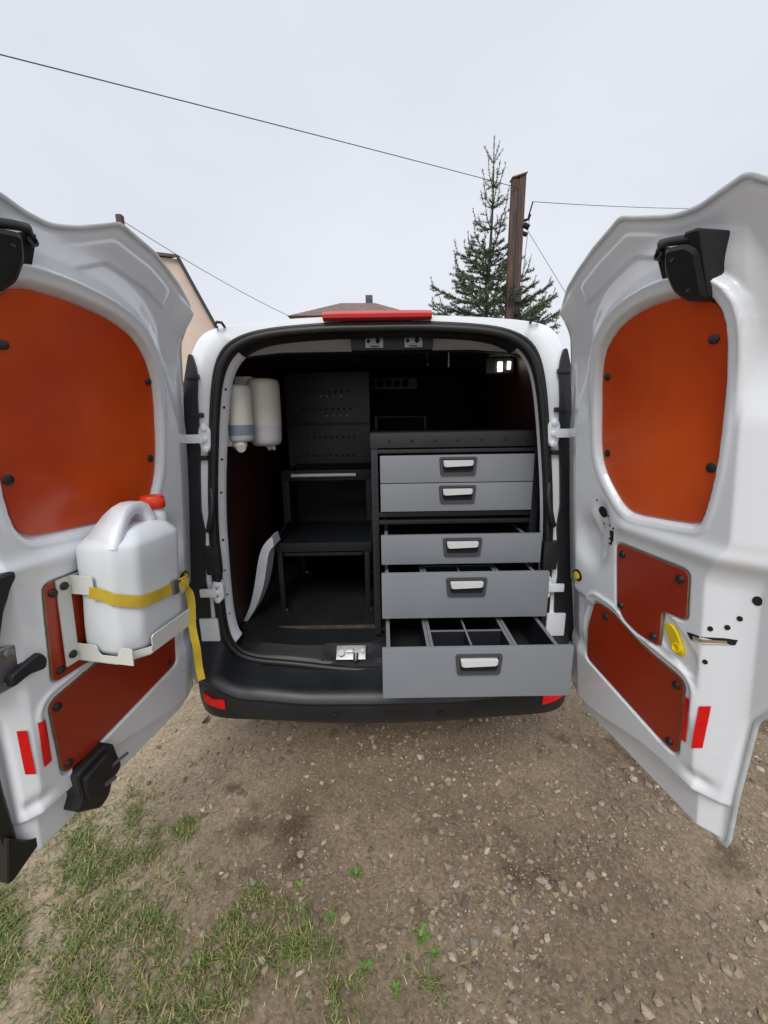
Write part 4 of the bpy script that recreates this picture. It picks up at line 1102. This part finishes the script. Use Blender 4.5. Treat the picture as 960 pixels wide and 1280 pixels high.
def bracket():
    def sheet(nm, poly, uvw, th, par=brk):
        return prism(nm, poly, uvw, 0, th, 'cream', par)
    z0 = ZB - .010
    def sidep(h, z, t): return cpos(.440 + t, h, z)
    side = [(.004, z0), (.168, z0)] + fillet([(.168, z0), (.168, .912), (.132, .912), (.126, .888), (.070, .888), (.062, .906), (.050, .910), (.004, .912)], .006, 4)[4:]
    sheet('side_lip', [(.004, z0), (.170, z0), (.170, .906), (.164, .912), (.138, .912), (.131, .906), (.127, .890), (.121, .885), (.078, .885), (.071, .891), (.066, .906), (.058, .911), (.004, .912)], sidep, .003)
    def frontp(s, z, t): return cpos(s, .169 + t, z)
    sheet('front_lip', [(.206, z0), (.380, z0), (.380, .908), (.374, .914), (.206, .918)], frontp, .003)
    def corner(s, z, t): return cpos(s, .169 - (s - .384) * .9 + t, z)
    sheet('corner_lip', [(.383, z0), (.436, z0), (.436, .885), (.383, .885)], corner, .003)
    def base(s, h, t): return cpos(s, h, z0 - .004 + t)
    sheet('base_plate', [(.206, .004), (.440, .004), (.440, .120), (.385, .169), (.206, .169)], base, .003)
    def back(s, z, t): return cpos(s, .006 + t, z)
    sheet('back_strip', [(.443, z0), (.475, z0), (.475, 1.095), (.443, 1.095)], back, .004)
    sheet('back_strip', [(.225, z0), (.255, z0), (.255, 1.095), (.225, 1.095)], back, .004)
    def arm(h, z, t): return cpos(.440 + t, h, z)
    sheet('side_arm', [(.010, 1.048), (.075, 1.048), (.075, 1.096), (.010, 1.096)], arm, .003)
    sheet('back_cross', [(.256, 1.05), (.442, 1.05), (.442, 1.095), (.256, 1.095)], back, .004)
    for s, z in ((.459, .892), (.459, 1.075)):
        p = cpos(s, .010, z); ax = DL.n; mt = Matrix.Translation(p) @ Vector((0, 0, 1)).rotation_difference(ax).to_matrix().to_4x4()
        lathe('bracket_bolt', [(.010, -.004), (.010, .004), (.006, .007)], 'black', brk, mt, 14)
bracket()
strap = thing('tie_down_strap', 'yellow webbing strap with steel buckle round the jerrycan, tail hanging down', 'strap', tuple(cpos(.26, .165, 1.0)))
def ribbon(nm, path, w, m, parent, th=.0016, wdir=None):
    """path of points, width direction per point"""
    V = []; F = []; k = len(path)
    for i, p in enumerate(path):
        p = Vector(p); t = (Vector(path[min(i + 1, k - 1)]) - Vector(path[max(i - 1, 0)])).normalized()
        wd = Vector(wdir[i]) if wdir else Vector((0, 0, 1)); wd = (wd - t * wd.dot(t)).normalized(); nn = t.cross(wd)
        for a, b_ in ((-1, -1), (1, -1), (1, 1), (-1, 1)): V.append(p + wd * w / 2 * a + nn * th * b_)
    for i in range(k - 1):
        for j in range(4): F.append((4 * i + j, 4 * i + (j + 1) % 4, 4 * i + 4 + (j + 1) % 4, 4 * i + 4 + j))
    F += [(3, 2, 1, 0), tuple(range(4 * k - 4, 4 * k))]
    o = mesh(nm, V, F, m, parent, True); o.data.set_sharp_from_angle(angle=radians(40)); return o
def build_strap():
    g = .0025; zl = 1.035
    rng = random.Random(3)
    pth = [cpos(.443 + g, .066, 1.056), cpos(CS1 + g + .004, .082, 1.052), cpos(CS1 + g, .100, 1.046), cpos(CS1 + g, CH1 - .040, 1.038), cpos(CS1 - .012 + g, CH1 - .027 + g, 1.031), cpos(CS1 - .028 + g, CH1 - .012 + g, 1.022), cpos(CS1 - .040, CH1 + g, 1.016), cpos(.36, CH1 + g, 1.010), cpos(.33, CH1 + g, 1.007), cpos(.300, CH1 + g, 1.006), cpos(.285, CH1 + g, 1.006)]
    ribbon('webbing', pth, .030, 'strap', strap)
    e0 = cpos(.282, CH1 + .008, 1.010); e1 = Vector(to3(.036, .930, .004)); e2 = cpos(CS0 + .03, CH1 + .010, 1.010); p2 = [e0, e0.lerp(e2, .5)] + [e2.lerp(e1, q / 8) for q in range(9)]
    ribbon('webbing', p2, .026, 'strap', strap)
    # tail falling from the buckle
    a = cpos(.274, CH1 + .010, 1.004); b_ = cpos(.236, CH1 + .014, 1.002)
    t0 = b_ + Vector((-.010, .006, -.012))
    tail = [a, b_, t0]
    for k in range(1, 15): tail.append(t0 + Vector((.006 * (1 - math.exp(-k / 3)) + .003 * sin(k * .9), .006 * sin(k * .6), -.0225 * k)))
    wd = [Vector((0, 0, 1)), Vector((0, .3, 1)), Vector((-.3, .8, .4))] + [Vector((.85, .5 + .2 * sin(k * .5), 0)) for k in range(14)]
    ribbon('tail', tail, .021, 'strap', strap, wdir=wd)
    bm = bmesh.new(); c = cpos(.281, CH1 + .008, 1.007)
    xa = (cpos(.2, .1, 1) - cpos(.3, .1, 1)).normalized(); za = Vector((0, 0, 1)); ya = za.cross(xa)
    mt = Matrix.Translation(c) @ Matrix((xa, ya, za)).transposed().to_4x4()
    add_box(bm, (0, 0, 0), (.020, .009, .040), .002, mt); add_box(bm, (.012, 0, .008), (.018, .007, .012), .002, mt)
    from_bm('buckle', bm, 'metal', strap, True, 40)
build_strap()

# ================================================================== BACKGROUND
def build_pole(name, label, x, y, h, r0, twin=False, lean=0.):
    p = thing(name, label, 'pole', (x, y, 0))
    def post(xx, rr, hh, nm='post'):
        bm = bmesh.new(); add_box(bm, (xx, y, hh / 2 - .1), (rr * 2, rr * 2, hh + .2), .02); 
        for v in bm.verts: v.co.x += lean * v.co.z
        return from_bm(nm, bm, 'wood', p, True, 40)
    post(x, r0, h)
    return p
pole = build_pole('utility_pole', 'twin brown timber utility pole with grey meter box beside the spruce', 2.655, 9.0, 5.93, .066)
box('post', (2.732, 8.95, -.1), (2.860, 9.08, 6.0), 'wood', pole, .015)
tube('conduit', [(2.725, 8.915, z) for z in (0, 2, 4, 5.8)], .020, 'darkmetal', pole)
box('meter_box', (2.735, 8.865, 3.74), (2.865, 8.945, 3.98), 'bezel', pole, .01)
box('cable_clamp', (2.735, 8.875, 3.50), (2.865, 8.945, 3.60), 'hole', pole, .01)
bm = bmesh.new()
add_tube(bm, [(2.85, 9.0, 5.24), (2.95, 8.98, 5.26), (2.98, 8.98, 5.34)], .026, 8); add_tube(bm, [(2.85, 8.95, 5.16), (2.96, 8.95, 5.10)], .05, 10); add_tube(bm, [(2.85, 8.98, 5.02), (2.94, 8.97, 4.98)], .04, 10); add_tube(bm, [(2.95, 8.98, 5.30), (3.02, 8.98, 5.56)], .014, 8)
from_bm('insulator', bm, 'hole', pole, True)
prism('pole_cap', [(2.575, 8.92), (2.87, 8.92), (2.87, 9.10), (2.575, 9.10)], lambda x, y, h: (x, y, 5.94 + (x - 2.575) * .28 + h), 0, .02, 'tile', pole)
pole2 = build_pole('utility_pole', 'weathered pole top poking up behind the left door edge', -10.4, 18.0, 9.45, .11, lean=.02)

def wire(name, label, pts, rad, sag=0., n=24):
    P = []
    a, b_ = Vector(pts[0]), Vector(pts[1])
    for i in range(n + 1):
        t = i / n; p = a.lerp(b_, t); p.z -= sag * 4 * t * (1 - t); P.append(p)
    o = tube(name, P, rad, 'wire', None, 6); tag(o, label, 'wire')
wire('overhead_wire', 'dark overhead wire rising from the timber pole over the yard', ((2.68, 8.93, 5.78), (-6.48, 2.3, 4.21)), .006, -.02)
wire('overhead_wire', 'thin overhead wire leaving the pole insulator away from the spruce', ((3.02, 8.98, 5.56), (14.0, 15.5, 8.3)), .006, .10)
wire('overhead_wire', 'slack wire from the far pole down to the hipped house', ((-10.2, 18, 9.3), (-3.9, 26.1, 6.9)), .014, .25)
wire('guy_wire', 'thin slanting guy wire stretched from the timber pole to the ground', ((2.95, 8.97, 5.05), (7.2, 9.6, -.02)), .005, .02)
wire('drop_cable', 'thin cable hanging down beside the timber pole', ((2.97, 8.97, 5.3), (2.84, 8.93, 3.55)), .006, 0)

def build_spruce():
    t = thing('spruce_tree', 'young spruce tree with sparse upright top beside the timber pole', 'tree', (2.46, 10.0, 0))
    bx, by, H_ = 2.46, 10.0, 7.0
    bm = bmesh.new()
    add_tube(bm, [(bx + .03 * sin(z * 1.3), by, z) for z in np.linspace(-.1, H_ + .2, 16)], [max(.008, .11 * (1 - z / (H_ + .35))) for z in np.linspace(0, H_ + .2, 16)], 8)
    tr = from_bm('trunk', bm, 'bark', t, True)
    V = []; F = []; C_ = []; B = bmesh.new()
    rs = random.Random(5)
    def needles(p0, p1, cnt, ln, shade, wid=.0075):
        ax = (p1 - p0); L = ax.length; ax = ax / L
        for k in range(cnt):
            q = p0 + (p1 - p0) * rs.random(); a = rs.uniform(0, 2 * pi)
            u = ax.orthogonal().normalized(); w = ax.cross(u); d = (u * cos(a) + w * sin(a)); d = (d + ax * rs.uniform(.4, 1.0) + Vector((0, 0, .15))).normalized()
            s = d.cross(Vector((rs.uniform(-1, 1), rs.uniform(-1, 1), rs.uniform(-1, 1)))).normalized() * wid; l = ln * rs.uniform(.7, 1.3); i = len(V)
            V.extend([q - s, q + s, q + d * l]); F.append((i, i + 1, i + 2))
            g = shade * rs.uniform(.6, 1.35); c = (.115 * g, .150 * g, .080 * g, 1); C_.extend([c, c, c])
    def twig(p, d, L, shade, dens):
        e = p + d * L + Vector((0, 0, L * .15)); add_tube(B, [p, e], [.006, .003], 4); needles(p, e, int(L * dens), .055, shade)
        return e
    z = .7
    while z < H_ - .25:
        f = 1 - z / H_
        R_ = min(1.7, .15 + 5.2 * f ** 2)
        nb = 6 if z < 5 else 5
        low = z < 2.6
        for b_ in range(nb if not low else 5):
            a = 2 * pi * b_ / nb + rs.uniform(-.35, .35) + z; L = R_ * rs.uniform(.75, 1.12); d = Vector((cos(a), sin(a), 0))
            pts = []; nseg = 6; rise = .25 + .9 * (z / H_) ** 2
            for q in range(nseg + 1):
                u = q / nseg; pts.append(Vector((bx + .03 * sin(z * 1.3), by, z)) + d * L * u + Vector((0, 0, L * (rise * u * u * .75 - .12 * u * (1 - z / H_)))))
            add_tube(B, pts, [.022 * (1 - .75 * q / nseg) * (.5 + f) for q in range(nseg + 1)], 5)
            dens = 130 if z > 5.3 else 230
            for q in range(nseg): 
                if q == 0 and L > .5: continue
                needles(pts[q], pts[q + 1], int((pts[q + 1] - pts[q]).length * dens), .05, .9)
            # side twigs
            m = int(L / .12)
            for q in range(m):
                u = .22 + .78 * (q + rs.random()) / m; k = min(int(u * nseg), nseg - 1); p = pts[k].lerp(pts[k + 1], u * nseg - k)
                for sgn in (-1, 1):
                    if rs.random() < .15: continue
                    dd = (d * .75 + Vector((-d.y, d.x, 0)) * sgn * .8 + Vector((0, 0, rs.uniform(-.25, .35)))).normalized()
                    l = L * .34 * (1.15 - u) + .10
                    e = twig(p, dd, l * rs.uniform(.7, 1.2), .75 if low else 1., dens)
                    if not low and rs.random() < .6: twig(p + dd * l * .5, (dd + Vector((d.x, d.y, rs.uniform(.2, 1.2))) * .7).normalized(), l * .5, 1., dens)
            # upright end shoot
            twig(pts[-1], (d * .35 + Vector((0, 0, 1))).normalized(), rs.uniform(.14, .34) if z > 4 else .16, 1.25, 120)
        z += (.25 if z < 4.9 else .44) * rs.uniform(.85, 1.15)
    top = Vector((bx + .03 * sin(H_ * 1.3), by, H_ - .25))
    needles(Vector((bx, by, 5.6)), top, 150, .05, 1.); twig(top, Vector((0, 0, 1)), .42, 1.1, 90)
    for a in (0.3, 2.0, 3.3, 5.0): twig(top, Vector((cos(a) * .75, sin(a) * .75, .8)).normalized(), .32, 1.1, 110)
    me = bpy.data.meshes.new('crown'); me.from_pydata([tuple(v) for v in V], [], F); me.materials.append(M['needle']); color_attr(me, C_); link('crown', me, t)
    from_bm('branches', B, 'bark', t, True)
build_spruce()

def house_left():
    # gabled house with a half-hipped top, gable towards the yard
    h = thing('house', 'pale pink rendered house with steep dark verge behind the left door', 'house', (-9.5, 19.5, 0))
    y0, y1 = 16.0, 23.0; xh, zh = -7.25, 7.16; g = -2.13; xr = xh + 2.3; ze = zh + g * 2.3; xg = xh - 3.0; xl = xg - 2.3
    a = radians(22)
    def rot(p): dx, dy = p[0] - xh, p[1] - y0; return (xh + dx * cos(a) - dy * sin(a), y0 + dx * sin(a) + dy * cos(a), p[2])
    V = [(xl, y0, -.1), (xr, y0, -.1), (xr, y0, ze), (xh, y0, zh), (xg, y0, zh), (xl, y0, ze)]; V += [(p[0], y1, p[2]) for p in V]
    mesh('wall', [rot(p) for p in V], [(0, 1, 2, 3, 4, 5), (6, 11, 10, 9, 8, 7), (0, 6, 7, 1), (1, 7, 8, 2), (0, 5, 11, 6)], 'plaster', h)
    zr = zh + .30; xm = (xh + xg) / 2
    def slab(nm, pts, m, th=.10):
        pts = [rot(p) for p in pts]; A, B, C_ = Vector(pts[0]), Vector(pts[1]), Vector(pts[2]); n = (B - A).cross(C_ - A).normalized(); n = n if n.z > 0 else -n; k = len(pts)
        V = [Vector(p) + n * .01 for p in pts] + [Vector(p) + n * th for p in pts]
        return mesh(nm, V, [tuple(range(k))[::-1], tuple(range(k, 2 * k))] + [(i, (i + 1) % k, k + (i + 1) % k, k + i) for i in range(k)], m, h)
    ex = xr + .15; ez = ze + g * .15
    slab('roof', [(ex, y0 - .12, ez), (ex, y1 + .2, ez), (xh, y1 + .2, zh), (xh, y0 - .12, zh)], 'tile')
    ex2 = xl - .15
    slab('roof', [(ex2, y0 - .12, ez), (ex2, y1 + .2, ez), (xg, y1 + .2, zh), (xg, y0 - .12, zh)], 'tile')
    slab('roof', [(xg, y0 - .14, zh), (xh, y0 - .14, zh), (xh - .6, y0 + 2.5, zr + .4), (xg + .6, y0 + 2.5, zr + .4)], 'tile')
    slab('roof', [(xg, y1, zh), (xh, y1, zh), (xh - .6, y0 + 2.6, zr + .4), (xg + .6, y0 + 2.6, zr + .4)], 'tile')
    tube('verge_board', [rot((ex, y0 - .15, ez + .05)), rot((xh + .02, y0 - .15, zh + .06))], .06, 'darkmetal', h, 6)
    for x in (-9.9,):
        V = [rot((x + dx, y0 - dy, 3.2 + dz)) for dy in (-.02, .03) for dz in (0, 1.3) for dx in (0, 1.1)]
        fc = [(0, 1, 3, 2), (4, 5, 7, 6), (0, 1, 5, 4), (2, 3, 7, 6), (0, 2, 6, 4), (1, 3, 7, 5)]
        w = mesh('window', V, fc, 'cream', h)
        mesh('pane', [rot((x + dx, y0 - dy, 3.2 + dz)) for dy in (.03, .04) for dz in (.1, 1.2) for dx in (.1, 1.0)], fc, 'glass', w)
house_left()
def house_far():
    h = thing('house', 'distant house with low brown hipped roof and chimney beyond the van', 'house', (-1.9, 29, 0))
    x0, x1, y0, y1 = -5.6, 2.0, 26.0, 34.0; z0 = 7.6
    box('wall', (x0 + .4, y0 + .4, -.1), (x1 - .4, y1 - .4, z0), 'plaster', h)
    V = [(x0, y0, z0), (x1, y0, z0), (x1, y1, z0), (x0, y1, z0), (-2.6, 28.6, 8.93), (-.35, 28.6, 8.90), (-.35, 31.5, 8.90), (-2.6, 31.5, 8.93)]
    rf = mesh('roof', V, [(0, 1, 5, 4), (1, 2, 6, 5), (2, 3, 7, 6), (3, 0, 4, 7), (4, 5, 6, 7), (3, 2, 1, 0)], 'tile', h)
    c = box('chimney', (-.98, 28.7, 8.6), (-.52, 29.2, 9.42), 'bezel', rf, .02)
    for x in (-4.2, -1.2):
        w = box('window', (x, y0 + .36, 4.6), (x + 1.2, y0 + .41, 6.1), 'cream', h); box('pane', (x + .1, y0 + .35, 4.7), (x + 1.1, y0 + .36, 6.0), 'glass', w)
house_far()
